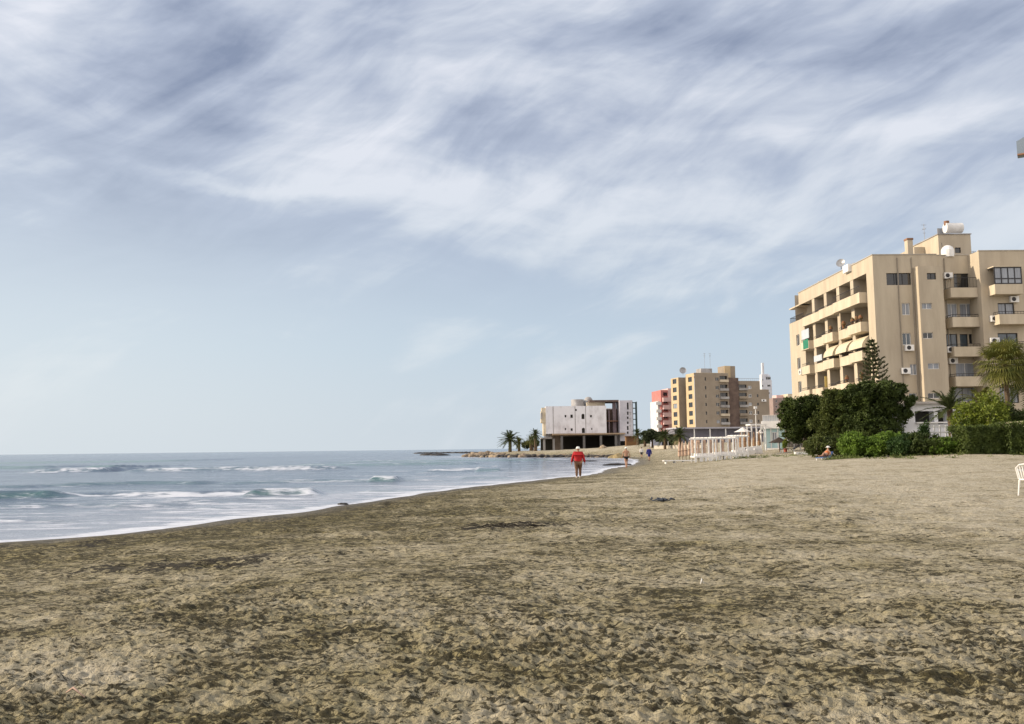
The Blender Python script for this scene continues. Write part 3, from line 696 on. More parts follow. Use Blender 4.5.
# ================================================================== C: ochre tower block (middle distance)
def simple_row_windows(bld, axis, off, cols, rows, hgt, pane_cycle, parent, frame, mull=1):
    hs = []
    for ci, (a, b_) in enumerate(cols):
        for ri, zc in enumerate(rows): hs.append((a, b_, zc-hgt/2, zc+hgt/2))
    return hs
C_ = B('ochre_apartment_tower', 695, 313, 14, 'tallest ochre-brown apartment tower, big dish on its roof, behind the beach bar', z0=1.2, py=400)
rt = C_.root; T = C_.L(695, 373)[1]
ys = [379, 387.7, 396.1, 404.5, 413.1, 421.7, 430.3]
rows = [C_.L(706, yy)[1] for yy in ys]; rows.append(rows[-1]-3)
# u,v extents
ufr = C_.L(729, 400)[0]
vA1 = C_.L(686.3, 400, 'x', 0)[0]                      # first lit face
w1 = C_.L(716, 400)[0]; w2 = C_.L(719.5, 400)[0]; w3 = C_.L(720.3, 400)[0]; w4 = C_.L(728, 400)[0]; w5 = C_.L(705.3, 400)[0]; w6 = C_.L(706.7, 400)[0]
hs_small = [(w5, w6, z_-.55, z_+.55) for z_ in rows]; hs_mid = [(w1, w2, z_-.55, z_+.6) for z_ in rows]; hs_b = [(w3, w4, z_-.95, z_+1.15) for z_ in rows]
wl = MB(); wl.facade('y', 0, 0, ufr, 0, T, hs_small+hs_mid+hs_b, rev=.9)
vm = vA1*.5; sh = [(vA1*.28, vA1*.72, z_-.8, z_+.9) for z_ in rows]; 
OFF2 = -1.7                                            # second lit bay stands further seaward
vB0 = vA1+2.5; vB1 = C_.L(671.3, 400, 'x', OFF2)[0]

wl.quad((0, vA1, 0), (2.5, vA1, 0), (2.5, vA1, T), (0, vA1, T)).quad((2.5, vA1, 0), (2.5, vB0, 0), (2.5, vB0, T-.5), (2.5, vA1, T-.5))
wl.quad((OFF2, vB0, 0), (2.5, vB0, 0), (2.5, vB0, T-.8), (OFF2, vB0, T-.8)).quad((ufr, 0, 0), (ufr, 14, 0), (ufr, 14, T), (ufr, 0, T)).quad((0, 0, T), (ufr, 0, T), (ufr, vA1, T), (0, vA1, T))
wl.quad((2.5, vA1, T-.5), (ufr, vA1, T-.5), (ufr, vB1, T-.5), (2.5, vB1, T-.5))
wl.build('wall', ochre_shade, rt)
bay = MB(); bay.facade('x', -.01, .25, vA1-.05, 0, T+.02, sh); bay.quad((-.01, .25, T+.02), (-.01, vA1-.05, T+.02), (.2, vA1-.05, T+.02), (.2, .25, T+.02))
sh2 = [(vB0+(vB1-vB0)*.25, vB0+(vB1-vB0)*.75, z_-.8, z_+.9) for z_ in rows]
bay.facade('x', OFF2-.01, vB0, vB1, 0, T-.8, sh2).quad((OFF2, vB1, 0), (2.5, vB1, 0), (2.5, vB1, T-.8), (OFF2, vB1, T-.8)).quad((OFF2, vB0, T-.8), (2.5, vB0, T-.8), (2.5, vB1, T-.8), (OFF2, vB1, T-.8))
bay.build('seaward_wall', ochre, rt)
for h in hs_small: window(rt, 'y', 0, h, glass, dark, rev=.3, mull=0)
for i, h in enumerate(hs_mid): window(rt, 'y', 0, h, [glass, glass, glass, glass, glass, glass_c, glass, glass][i], whitef, rev=.3, mull=1)
for i, h in enumerate(hs_b):
    window(rt, 'y', 0, h, glass, dark, rev=.85, mull=1)
    balcony(rt, h[0]-.15, h[1]+.15, -.8, -.01, h[2]-.1, h[2]+.75, [stone_b, conc, conc, conc, stone_b, conc, stone_b, conc][i], open_side='y1')
for i, h in enumerate(sh): window(rt, 'x', 0, h, glass, dark, mull=1, fw=.08)
for i, h in enumerate(sh2): window(rt, 'x', OFF2, h, glass if i != 3 else glass_c, dark, mull=1, fw=.08)
q0 = C_.L(724, 366, 'y', 6)[0]; q1 = C_.L(735, 366, 'y', 6)[0]; qt = C_.L(729, 366, 'y', 6)[1]
MB().box(q0, q1, 6, 11, 0, qt).build('stair_tower', ochre_shade, rt)
MB().box(q0-.02, q0+2.3, 5.7, 5.98, T-1, qt+.02).build('tower_fin', ochre, rt)
MB().box(ufr+.01, q1+.2, 4.2, 5.6, 0, T-1.2).build('recess_wall', brownpl, rt)  # dark brown puts the shade of the recess into its wall colour
dd0 = C_.L(680.5, 371.3, 'x', 2); dish(rt, (2, dd0[0]-2, dd0[1]), 1.25, (-.3, -.9, .25))
k0 = C_.L(701, 370, 'y', 4); k1 = C_.L(712, 368, 'y', 4); MB().box(k0[0], k1[0], 4, 8, T-.2, k1[1]-.2).build('roof_cabin', conc, rt)
for px_ in (704.5, 710): a0 = C_.L(px_, 360, 'y', 5); antenna(rt, (a0[0], 5, T), C_.L(px_, 353, 'y', 5)[1]-T, 1.0, r=.05)
MB().box(0, ufr, -.05, .1, T+.003, T+.12).build('roof_coping', stone_b, rt)

D_ = B('ochre_apartment_wing', 736, 322, 12, 'lower ochre apartment building with a stepped roof, just right of the tallest tower', z0=1.2, py=400)
rt = D_.root; T1 = D_.L(740, 381)[1]; T2 = D_.L(765, 389.5)[1]; uA = D_.L(760, 390)[0]; uB = D_.L(769, 395)[0]
ys = [387.3, 395.7, 404.2, 412.7, 421.2, 429.6]; rows = [D_.L(745, yy)[1] for yy in ys]
e0, e1 = D_.L(739, 400)[0], D_.L(747, 400)[0]; e2, e3 = D_.L(748.5, 400)[0], D_.L(752, 400)[0]; e4, e5 = D_.L(757, 400)[0], D_.L(758.6, 400)[0]
ha = [(e0, e1, z_-1, z_+1) for z_ in rows]; hb_ = [(e2, e3, z_-.6, z_+.6) for z_ in rows]; hc_ = [(e4, e5, z_-.5, z_+.5) for z_ in rows[1:]]
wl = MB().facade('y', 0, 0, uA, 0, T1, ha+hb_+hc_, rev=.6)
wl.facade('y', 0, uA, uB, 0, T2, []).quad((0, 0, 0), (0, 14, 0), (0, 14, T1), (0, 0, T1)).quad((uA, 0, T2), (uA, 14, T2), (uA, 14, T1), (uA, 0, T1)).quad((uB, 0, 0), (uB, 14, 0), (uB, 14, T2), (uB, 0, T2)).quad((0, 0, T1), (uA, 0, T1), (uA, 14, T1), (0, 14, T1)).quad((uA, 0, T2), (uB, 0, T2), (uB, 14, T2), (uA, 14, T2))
wl.build('wall', ochre_shade, rt)
for i, h in enumerate(ha):
    window(rt, 'y', 0, h, glass, dark, rev=.55, mull=1); balcony(rt, h[0]-.15, h[1]+.15, -.9, -.01, h[2]-.1, h[2]+.75, ochre_shade if i % 2 else conc, open_side='y1')
for i, h in enumerate(hb_): window(rt, 'y', 0, h, glass if i % 2 else glass_c, white, rev=.25, fw=.16)
for h in hc_: window(rt, 'y', 0, h, glass, dark, rev=.25, mull=0)
for u in (.25, .3): pass
rl = MB()
railing(rt, [(.2, .1), (uA-.2, .1)], T1, T1+.9, greymetal, .8, .04)
u_, z_ = D_.L(763.5, 400.5); aircon(rt, (u_, 0, z_), w=1.8, h=.8)

# ================================================================== D: coral and white building
E_ = B('coral_apartment_building', 661.5, 345, 8, 'coral and white apartment building with stacked white balconies, left of the ochre tower', z0=1.0, py=420)
rt = E_.root; T = E_.L(664, 390)[1]; ur = E_.L(668, 400)[0]; ue = E_.L(674, 400)[0]
wl = MB().box(0, ur, 0, 12, 0, T); wl.build('wall', pink, rt)
MB().box(ur+.002, ue, -.3, 12, 0, T+.6).build('side_wall', palepink, rt)
xl = E_.L(655.5, 400)[0]; T3 = E_.L(658, 401)[1]
MB().box(xl+1.2, -.002, 1.2, 11, 0, T3).build('white_wing', mat('white_render', (.68, .66, .66), .7, (.55, .54, .55), .5), rt)
ys = [402, 409.6, 417.2, 424.8, 432.4]
for i, yy in enumerate(ys):
    z_ = E_.L(658, yy)[1]
    balcony(rt, xl, -.05, -.6, 1.19, z_-1.1, z_, white, open_side='y1')
    window(rt, 'y', 1.0, (xl+1.5, -.4, z_-.1, z_+1.3), glass, white)
for i, yy in enumerate([399, 406.6, 414, 421.8, 429.4]):
    z_ = E_.L(666, yy)[1]
    window(rt, 'y', -.2, (ur-1.9, ur-.3, z_+1.2, z_+2.6), glass, pink)
    balcony(rt, ur-2.3, ur+.9, -1.4, -.31, z_-1.1, z_+.5, palepink, open_side='y1')
    window(rt, 'y', -.5, (ur+1.2, ur+2.0, z_+.2, z_+1.3), glass, white, mull=0)

# ================================================================== E: white slim tower, F: rosy building
G_ = B('slim_white_tower', 762, 420, 4, 'slim white high-rise with a pointed mast and rounded top, behind the ochre wing', z0=1.5, py=390)
rt = G_.root; T = G_.L(768, 380)[1]; u1 = G_.L(772, 390)[0]
ys = [378.5, 385.7, 393.2, 401, 408.8]; hs = [G_.rect(767.3, 770.6 if i < 2 else 769.7, yy-1, yy+1) for i, yy in enumerate(ys)]+[G_.rect(761.2+1, 762.6+.8, 385, 387), G_.rect(762.2, 763.4, 379, 380.5)]
wm = mat('white_tower_render', (.58, .60, .66), .7, (.5, .52, .58), .5)
wl = MB().facade('y', 0, 0, u1, 0, T, hs); wl.quad((0, 0, 0), (0, 12, 0), (0, 12, T), (0, 0, T)).quad((u1, 0, 0), (u1, 12, 0), (u1, 12, T), (u1, 0, T)).quad((0, 0, T), (u1, 0, T), (u1, 12, T), (0, 12, T))
wl.build('wall', wm, rt)
for h in hs: window(rt, 'y', 0, h, glass, wm, mull=0)
x0_, z1_ = G_.L(769, 374.5); 
cr = MB().lathe([(1.7, 0), (1.7, 1.6), (1.5, 2.2), (.8, 2.9), (.1, 3.2)], (x0_, 3, T), 14).build('rounded_top', wm, rt)
MB().lathe([(1.78, .5), (1.78, 1.5)], (x0_, 3, T), 14).build('window_band', glass, cr)
x0_, z1_ = G_.L(764, 362.5); MB().box(x0_-1.0, x0_+1.0, 1, 4, T, T+2.8).box(x0_-.45, x0_+.45, 1.5, 3, T+2.8, z1_).build('mast', wm, rt)
H_ = B('rosy_low_building', 773, 400, 6, 'distant rosy brown building with pale annex, between the slim white tower and the dark trees', z0=1.5, py=400)
rt = H_.root; T = H_.L(778, 398)[1]; u1 = H_.L(787, 400)[0]; u2 = H_.L(806, 400)[0]
hs = [H_.rect(a, a+1.6, yy-1.1, yy+1.1) for a in (775.5, 781.7) for yy in (401.2, 406.6, 412, 417.4)]
wl = MB().facade('y', 0, 0, u1, 0, T, hs).quad((0, 0, 0), (0, 12, 0), (0, 12, T), (0, 0, T)).quad((0, 0, T), (u1, 0, T), (u1, 12, T), (0, 12, T)).build('wall', rosy, rt)
for h in hs: window(rt, 'y', 0, h, glass, white, mull=0)
z2 = H_.L(790, 394)[1]; MB().box(u1+.01, u2, -1, 12, 0, z2).build('annex', creamw, rt)
MB().box(H_.L(780, 396)[0], u1+1, 4, 9, T, H_.L(780, 394.6)[1]).build('roof_cabin', palepink, rt)
for a, yy in ((790, 400), (790, 406), (795, 400)):
    window(rt, 'y', -1.2, H_.rect(a, a+2, yy-1.2, yy+1.2), glass, white, mull=0)

# ================================================================== G: derelict white building on the spit
Gd = B('derelict_seafront_building', 546, 212, 0, 'derelict white concrete building with dome and dark open ground floor, on the rocky spit', 'derelict building', z0=None, py=430)
rt = Gd.root; X = lambda px, off=0: Gd.L(px, 425, 'y', off)[0]; Z = lambda py, px=575, off=0: Gd.L(px, py, 'y', off)[1]
zt, zm = Z(406), Z(433.5)
def arch(px, py0, py1, w): return Gd.rect(px-w/2, px+w/2, py0, py1)
hs = [arch(583, 413.8, 419, 3), arch(583.4, 427.8, 433, 3), arch(565.5, 415, 417.3, 1.7), arch(571.6, 414.6, 417.8, 2.4), arch(591, 415, 417.3, 1.8), arch(565.5, 428, 430, 1.3), arch(571.7, 428.3, 430.8, 2), arch(591.8, 428, 429.8, 1.2), arch(576, 409, 411, 1.6)]
wl = MB().facade('y', 0, X(546), X(606.5), zm, zt, hs, rev=.35)
wl.quad((X(606.5), 0, zm), (X(606.5), 9, zm), (X(606.5), 9, zt), (X(606.5), 0, zt)).quad((0, 0, zm), (0, 14, zm), (0, 14, zt), (0, 0, zt)).quad((0, 0, zt), (X(606.5), 0, zt), (X(606.5), 14, zt), (0, 14, zt)).quad((0, 14, 0), (X(625), 14, 0), (X(625), 14, zt), (0, 14, zt))
wl.build('wall', whitewash, rt)
for i, h in enumerate(hs):
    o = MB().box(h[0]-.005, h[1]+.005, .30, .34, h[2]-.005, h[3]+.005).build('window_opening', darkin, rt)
    if i < 2:                                           # arched heads
        mb = MB(); n = 8; cx_ = (h[0]+h[1])/2; rr = (h[1]-h[0])/2; zc = h[3]-rr
        for sgn in (-1, 1):
            pts = [(cx_+sgn*rr, -.006, h[3]+.003), (cx_, -.006, h[3]+.003)]+[(cx_+sgn*rr*math.sin(t*math.pi/2/n), -.006, zc+rr*math.cos(t*math.pi/2/n)) for t in range(n+1)]
            mb.quad(*pts)
        mb.build('arch_spandrel', whitewash, rt)
# left stepped bay, lit side
MB().box(X(541.3), -.003, .8, 6, Z(420, 543)-.6, Z(411, 543)).box(X(542), -.003, .9, 6, Z(411, 543)+.002, Z(407.5, 543)).build('balcony_bay', creamw, rt)
MB().box(X(543.5), -.003, 1, 8, zm-.4, Z(420, 543)-.602).build('corbel', creamw, rt)
MB().box(X(541.3)-.02, X(541.3)+.3, .6, 5.8, Z(418.5, 543), Z(412.5, 543)).build('bay_opening', conc, rt)
# joints and stains as slim pilasters
for px_ in (553, 575, 585.5): MB().box(X(px_), X(px_)+.14, -.05, -.002, zm+.1, zt-.05).build('pilaster', conc, rt)
# brown canopy slab over the ground floor
MB().box(X(552), X(624), -2.2, 13.9, zm-.34, zm-.003).build('floor_slab', mat('tan_slab', (.36, .27, .19), .85), rt)
MB().box(X(541), X(552)-.01, -.5, 10, Z(437.5, 545)-.3, Z(437.5, 545)).build('side_slab', conc, rt)
for px_ in (561.5, 583.7, 600.5, 615.5): MB().box(X(px_, -1.5)-.26, X(px_, -1.5)+.26, -1.9, -1.2, -.2, zm-.503).build('column', mat('grey_column', (.15, .145, .145), .85), rt)
for px_ in (544, 553.5): MB().box(X(px_)-.25, X(px_)+.25, 0, .5, -.2, Z(437.5, 545)-.31).build('column', conc, rt)
MB().box(X(541), X(553), 6, 6.2, -.2, Z(437.5, 545)-.3).box(X(553)+.01, X(630), 8, 8.2, -.2, zm-.51).build('inner_wall', darkin, rt)  # walls coloured near-black for the shade under the slab
MB().box(X(552), X(560), .2, .4, -.2, zm-.51).build('infill_wall', mat('brown_block', (.16, .125, .1), .9, (.1, .08, .065), 1), rt)
# roof: drum, dome, thin slab
MB().lathe([(X(586)-X(579.5), 0), (X(586)-X(579.5), Z(398.5)-zt)], (X(579.5), 5, zt), 24).build('roof_drum', conc, rt, smooth=False)
dr = X(596, 5)-X(591, 5); MB().lathe([(dr, 0), (dr, .8), (dr*.95, 1.3), (dr*.8, 1.9), (dr*.5, 2.35), (.02, 2.5)], (X(591), 6, zt), 20).build('dome', conc, rt, smooth=True)
MB().box(X(588), X(606.3), 2, 9, zt+.002, Z(402)-.0).build('roof_room', creamw, rt)
MB().box(X(590), X(619.5), .5, 9, Z(402)+.005, Z(400.2)).build('canopy_slab', brownpl, rt)
# recessed brown part
MB().box(X(606.6), X(619), 3, 8.9, zm, Z(409)).build('recessed_wall', brownpl, rt)
MB().box(X(614), X(617.5), 2.2, 2.99, zm, Z(402.5)).box(X(609.5), X(610.5), 1.5, 2.9, zm, Z(410)).build('recess_pier', mat('mauve_plaster', (.25, .2, .22), .9), rt)
MB().box(X(607), X(619), 1.4, 2.98, (zm+Z(409))/2-.1, (zm+Z(409))/2+.1).build('recess_slab', rust, rt)
# right tower with open slots
hs = [Gd.rect(627, 628.6, a, b_, 'y', -.8) for a, b_ in ((402.5, 409.5), (411.5, 414.8), (416.5, 419), (421.5, 424), (426, 430), (431.5, 433.8))]+[Gd.rect(629.3, 631, a, b_, 'y', -.8) for a, b_ in ((402.5, 409.5), (412, 416), (418, 423), (425, 430))]
tw = mat('lilac_white_plaster', (.55, .55, .62), .8, (.42, .42, .48), .6)
wl = MB().facade('y', -.8, X(619.5), X(632.5), Z(441, 625), Z(400.5, 625), hs, rev=.3); tz = Z(400.5, 625)
wl.quad((X(619.5), -.8, 0), (X(619.5), 6, 0), (X(619.5), 6, tz), (X(619.5), -.8, tz)).quad((X(632.5), -.8, 0), (X(632.5), 6, 0), (X(632.5), 6, tz), (X(632.5), -.8, tz)).quad((X(619.5), -.8, tz), (X(632.5), -.8, tz), (X(632.5), 6, tz), (X(619.5), 6, tz))
wl.build('tower', tw, rt)
for i, h in enumerate(hs): MB().box(h[0]-.005, h[1]+.005, -.52, -.5, h[2]-.005, h[3]+.005).build('tower_slot', darkin if i < 6 else white, rt)
MB().box(X(626), X(631), -3, -.81, -.2, 1.6).build('kiosk_wall', brownpl, rt)
# scaffold beside the tower
sc = MB(); sx0, sx1 = X(632.9), X(637); 
for xx in (sx0, sx1):
    for yy in (0, 1.6): sc.tube((xx, yy, -.2), (xx, yy, tz-.3), .12, n=6)
for k in range(9):
    zz = .8+k*(tz-1.3)/8; sc.tube((sx0, 0, zz), (sx1, 0, zz), .08, n=5); sc.tube((sx0, 1.6, zz), (sx1, 1.6, zz), .08, n=5); sc.tube((sx1, 0, zz), (sx1, 1.6, zz), .08, n=5)
so_ = sc.build('scaffold_frame', mat('dark_green_steel', (.05, .08, .08), .6), None)
so_.location = rt.location; tag(so_, 'tall thin dark scaffold frame standing against the right end of the derelict building', 'scaffold')
# small things by the derelict building
def gpos(px, D): x_ = lat(px, D, 450); return (x_, D, gz(x_, D))
p = gpos(631.5, 196); kt = empty('kiosk', p, 0, 'small orange-brown wooden kiosk right of the derelict building', 'kiosk')
MB().box(-1.1, 1.1, 0, 2, -.3, 1.9).build('wall', mat('orange_brown_board', (.2, .11, .05), .8), kt); MB().box(-1.3, 1.3, -.4, 2.2, 1.903, 2.05).build('roof', wood, kt); MB().box(-.9, .5, -.06, -.01, .9, 1.8).build('shutter', wood, kt)
def rock(c, sx, sy, sz, seed, name='rock', m=None, parent=None):
    bm = bmesh.new(); bmesh.ops.create_icosphere(bm, subdivisions=3, radius=1)
    rr = np.random.default_rng(seed); o_ = rr.random(3)*50
    for v in bm.verts:
        n_ = float(pn(np.array([v.co.x*1.6+o_[0]]), np.array([v.co.y*1.6+v.co.z*1.1+o_[1]]), 3)[0]); n2_ = float(pn(np.array([v.co.x*4+o_[2]]), np.array([v.co.z*4+v.co.y*2]), 4)[0])
        v.co *= 1+.35*n_+.12*n2_; v.co.x *= sx; v.co.y *= sy; v.co.z *= sz
    me = bpy.data.meshes.new(name); bm.to_mesh(me); bm.free(); me.materials.append(m or rockm)
    return link(name, me, parent, c, float(rr.random()*6))
rockm = mat('tan_boulder', (.36, .29, .21), .9, (.10, .08, .065), 1.2, .8, bscale=6, lo=.35, hi=.6)
rockd = mat('dark_wet_rock', (.045, .04, .036), .6, (.02, .018, .017), 1, .8, bscale=5)
tag(rock(gpos(619, 150), 1.7, 1.2, .8, 3, 'sand_mound', mat('yellow_sand_heap', (.34, .27, .15), .95, (.24, .19, .1), 2, .5)), 'yellow sand and rubble heap beside the bay at the right foot of the spit', 'sand heap')
tag(rock(gpos(603, 190), 1.0, .8, .6, 8, 'boulder', rockm), 'single pinkish boulder on the pale sand before the derelict building', 'boulder')
for px_, D_2, sx_, lb in ((617, 92, 1.5, 'low dark wet rock shelf at the water edge by the shirtless walker'), (343, 30.2, .17, 'small dark rock lying in the swash left of centre'), (590, 120, 1.0, 'faint dark rock awash in the inner bay')):
    x_ = lat(px_, D_2, 460); o = rock((x_, D_2, 0.02), sx_, sx_*1.0, sx_*.12 if sx_ > .5 else .06, int(px_), 'shore_rock', rockd); tag(o, lb, 'rock')

# rock bank round the spit (uncountable rubble) and reef
def merged_rocks(name, pts, m, label):
    V = []; Fq = []; base = 0
    bm = bmesh.new(); bmesh.ops.create_icosphere(bm, subdivisions=2, radius=1); bv = np.array([v.co[:] for v in bm.verts]); bf = np.array([[v.index for v in f.verts] for f in bm.faces]); bm.free()
    for i, (x_, y_, z_, sx, sy, sz) in enumerate(pts):
        o_ = rng.random(2)*90; n_ = pn(bv[:, 0]*1.7+o_[0], bv[:, 1]*1.7+bv[:, 2]+o_[1], 5); vv = bv*(1+.4*n_)[:, None]*np.array([sx, sy, sz])
        a = rng.random()*6; ca, sa = math.cos(a), math.sin(a); vv = np.stack([vv[:, 0]*ca-vv[:, 1]*sa+x_, vv[:, 0]*sa+vv[:, 1]*ca+y_, vv[:, 2]+z_], -1)
        V.append(vv); Fq.append(bf+base); base += len(bv)
    o = arr(name, np.concatenate(V), np.concatenate(Fq), m); return tag(o, label, None, None, 'stuff')
pts = []
line = P[16:25]
for i in range(len(line)-1):
    a, b_ = line[i], line[i+1]; n = int(np.hypot(*(b_-a))*2.6)
    for k in range(n):
        t = rng.random(); off_ = rng.normal(.2, 1.1); d = (b_-a)/np.hypot(*(b_-a)); nrm = np.array([-d[1], d[0]])*(-1)
        p_ = a+(b_-a)*t+nrm*off_; s_ = .18+.5*rng.random()**2*(1.5 if p_[0] < 6 else .45)
        pts.append((p_[0], p_[1], max(gz(*p_), -.1)+s_*.2, s_*1.3, s_, s_*.75))
merged_rocks('rock_bank', pts, rockm, 'tan and dark boulders banked along the water edge of the spit')
pts2 = []
for i in range(0, len(line)-2):
    a, b_ = line[i], line[i+1]; n = int(np.hypot(*(b_-a))*3)
    for k in range(n):
        p_ = a+(b_-a)*rng.random()+rng.normal(0, .5, 2)+np.array([0, -.9]); s_ = .2+.4*rng.random()
        pts2.append((p_[0], p_[1], .05+.2*rng.random(), s_*1.8, s_, s_*.8))
merged_rocks('wet_rock_edge', pts2, rockd, 'dark wet rocks at the foot of the tan rock bank')
pts = []
for px0, px1, py, n in ((418, 482, 452.9, 90), (425, 444, 455.2, 16)):
    for k in range(n):
        px_ = px0+(px1-px0)*(k+rng.random())/n; D2 = EYE*F/(py-hy(px_)+rng.normal(0, .15)); D2 = min(D2, 420)
        pts.append((lat(px_, D2, 453), D2, .02, 1.6+rng.random()*1.6, 2.0, .34+.25*rng.random()))
merged_rocks('reef', pts, rockd, 'low black reef running out into the sea from the spit')

# ================================================================== foliage helpers
def rnd_unit(n):
    v = rng.normal(size=(n, 3)); return v/np.linalg.norm(v, axis=1)[:, None]
def leaf_quads(C, size, elong=1.6, flat=0.0):
    n = len(C); a = rnd_unit(n); b_ = np.cross(a, rnd_unit(n)); b_ /= np.linalg.norm(b_, axis=1)[:, None]+1e-9
    if flat: a[:, 2] *= (1-flat); b_[:, 2] *= (1-flat)
    s_ = size*(.6+.8*rng.random(n))[:, None]
    v = np.stack([C-a*s_*elong, C+b_*s_*.6, C+a*s_*elong, C-b_*s_*.6], 1).reshape(-1, 3)
    return v, np.arange(n*4).reshape(-1, 4)
def crown_pts(blobs_, n, shell=.55, clump=.0, floor=-9):
    out = []; vol = np.array([b[3]*b[4]*b[5] for b in blobs_])**(2/3); vol /= vol.sum()
    for (cx, cy, cz, rx, ry, rz), w_ in zip(blobs_, vol):
        m = int(n*w_*1.15); u = rnd_unit(m); k = (shell+(1-shell)*rng.random(m)**.6)
        # lumpy outline
        lump = 1+.34*pn(u[:, 0]*2.5+cx, u[:, 1]*2.5+u[:, 2]*2+cy, 7)+.24*pn(u[:, 0]*6+cx, u[:, 2]*6+cz, 8)
        q_ = u*(k*lump)[:, None]*np.array([rx, ry, rz])+np.array([cx, cy, cz])
        g_ = pn(q_[:, 0]*1.3+3, q_[:, 1]*1.3+q_[:, 2]*1.5, 12)+.5*pn(q_[:, 0]*3.1, q_[:, 2]*3.1+q_[:, 1]*2, 13); q_ = q_[g_ > -.24]
        out.append(q_)
    o = np.concatenate(out); return o[o[:, 2] > floor]
def limbs(root, trunk_h, r0, tips, lean=(0, 0), m=bark):
    mb = MB(); top = Vector((lean[0], lean[1], trunk_h))
    mb.path([(0, 0, -.4), (lean[0]*.3, lean[1]*.3, trunk_h*.5), top], [r0*1.25, r0*.9, r0*.75], 8)
    for t in tips:
        t = Vector(t); mid = top.lerp(t, .5)+Vector((0, 0, -.1*abs(t.x-top.x)))
        mb.path([top-Vector((0, 0, .2)), mid, t], [r0*.55, r0*.32, r0*.08], 6)
    return mb.build('trunk', m, root, smooth=True)
def sprigs(bl, k=9):
    out = list(bl)
    for (cx, cy, cz, rx, ry, rz) in bl:
        for u in rnd_unit(k):
            f_ = .16+.2*rng.random(); out.append((cx+u[0]*rx*1.0, cy+u[1]*ry, cz+abs(u[2])*rz*1.02 if rng.random() < .7 else cz+u[2]*rz, rx*f_*1.3, ry*f_, rz*f_))
    return out
def tree(name, px, D, label, cat, blobs_, n, leaf, lm, trunk_h=1.5, r0=.18, group=None, elong=1.6, zoff=0):
    p = gpos(px, D); root = empty(name, (p[0], p[1], p[2]+zoff), 0, label, cat, group)
    limbs(root, trunk_h, r0, [(b[0]*.8, b[1]*.8, b[2]) for b in blobs_])
    v, q_ = leaf_quads(crown_pts(sprigs(blobs_), int(n*1.25)), leaf, elong); arr('crown', v, q_, lm, root)
    return root
lf_dark = leafmat('dark_evergreen_leaf', (.07, .10, .02), (.02, .035, .009))
lf_mid = leafmat('olive_leaf', (.095, .115, .024), (.03, .048, .011))
lf_green = leafmat('fresh_green_leaf', (.15, .24, .03), (.05, .10, .015), 1.2)
lf_yel = leafmat('yellow_green_leaf', (.22, .26, .03), (.06, .1, .018), 2)
lf_hedge = leafmat('hedge_leaf', (.11, .15, .035), (.035, .055, .014), 1.5)
lf_far = leafmat('far_leaf', (.05, .07, .03), (.025, .035, .018), .3)
lf_palm = leafmat('palm_leaf', (.075, .095, .03), (.035, .05, .018))
lf_palmy = leafmat('golden_palm_leaf', (.20, .19, .045), (.06, .085, .02), 1.4)
S = lambda D: D/F                                       # metres per pixel

# big trees before the sandstone block
def px_blobs(px0, D, L_):      # list (px, py, rx_px, rz_px) relative to base ground at px0
    p = gpos(px0, D); k = S(D); out = []
    for (px, py, rx, rz) in L_:
        out.append((lat(px, D, py)-p[0], rng.normal(0, .4), (hy(px)-py)*k+EYE-p[2], rx*k, max(rx*k*.8, .6), rz*k))
    return out
tree('evergreen_tree', 806, 84, 'dark round evergreen at the left end of the tree clump, with bare trunks below', 'tree',
     px_blobs(806, 84, [(796, 412, 15, 13), (808, 406, 16, 10), (814, 424, 18, 14), (795, 428, 13, 10), (824, 412, 15, 14), (788, 420, 10, 8), (806, 436, 16, 8)]), 26000, .085, lf_dark, 1.7, .16)
tree('evergreen_tree', 836, 80, 'olive-tinged evergreen in the middle of the tree clump before the sandstone block', 'tree',
     px_blobs(836, 80, [(834, 404, 17, 12), (848, 415, 20, 16), (830, 427, 18, 15), (854, 399, 17, 10), (844, 438, 22, 13), (860, 428, 14, 14)]), 28000, .085, lf_mid, 1.6, .16)
tree('evergreen_tree', 880, 78, 'widest darkest evergreen, right part of the clump with its trunk showing', 'tree',
     px_blobs(884, 78, [(866, 396, 19, 12), (886, 393, 22, 11), (904, 401, 13, 12), (876, 412, 24, 16), (897, 415, 17, 13), (862, 424, 18, 15), (880, 432, 24, 12)]), 34000, .085, lf_dark, 2.2, .17)
# norfolk pine
def norfolk(px, D, pytop, label):
    p = gpos(px, D); root = empty('norfolk_pine', p, 0, label, 'pine tree'); h = (hy(px)-pytop)*S(D)+EYE-p[2]
    MB().path([(0, 0, -.3), (.05, 0, h*.5), (0, 0, h)], [.2, .12, .015], 8).build('trunk', bark, root)
    mb = MB(); z_ = h*.30; C = []
    while z_ < h*.985:
        f_ = 1-(z_/h); Rr = .25+1.8*(f_/.7)**.85; nb = 6
        a0_ = rng.random()*6
        for k in range(nb):
            a = a0_+k*2*math.pi/nb+rng.normal(0, .1); Rk = Rr*(.6+.55*rng.random()); pts_ = []
            for t in np.linspace(0, 1, 7): pts_.append((math.cos(a)*Rk*t, math.sin(a)*Rk*t, z_-.12*Rk*math.sin(t*math.pi)*1.0+.22*Rk*t*t))
            mb.path(pts_, [.02]*7, 4)
            for t in np.linspace(.25, 1, int(5+Rk*9)):
                b0 = Vector((math.cos(a)*Rk*t, math.sin(a)*Rk*t, z_-.12*Rk*math.sin(t*math.pi)+.22*Rk*t*t))
                for e_ in range(3): C.append(b0+Vector(rng.normal(0, .045, 3))+Vector((0, 0, .05)))
        z_ += .31+.22*f_
    mb.build('branches', bark, root)
    v, q_ = leaf_quads(np.array([c[:] for c in C]), .085, 1.5); arr('crown', v, q_, leafmat('norfolk_needles', (.10, .11, .05), (.04, .05, .022)), root)
norfolk(877, 82, 336.5, 'tiered Norfolk pine spire rising above the clump against the sandstone corner')
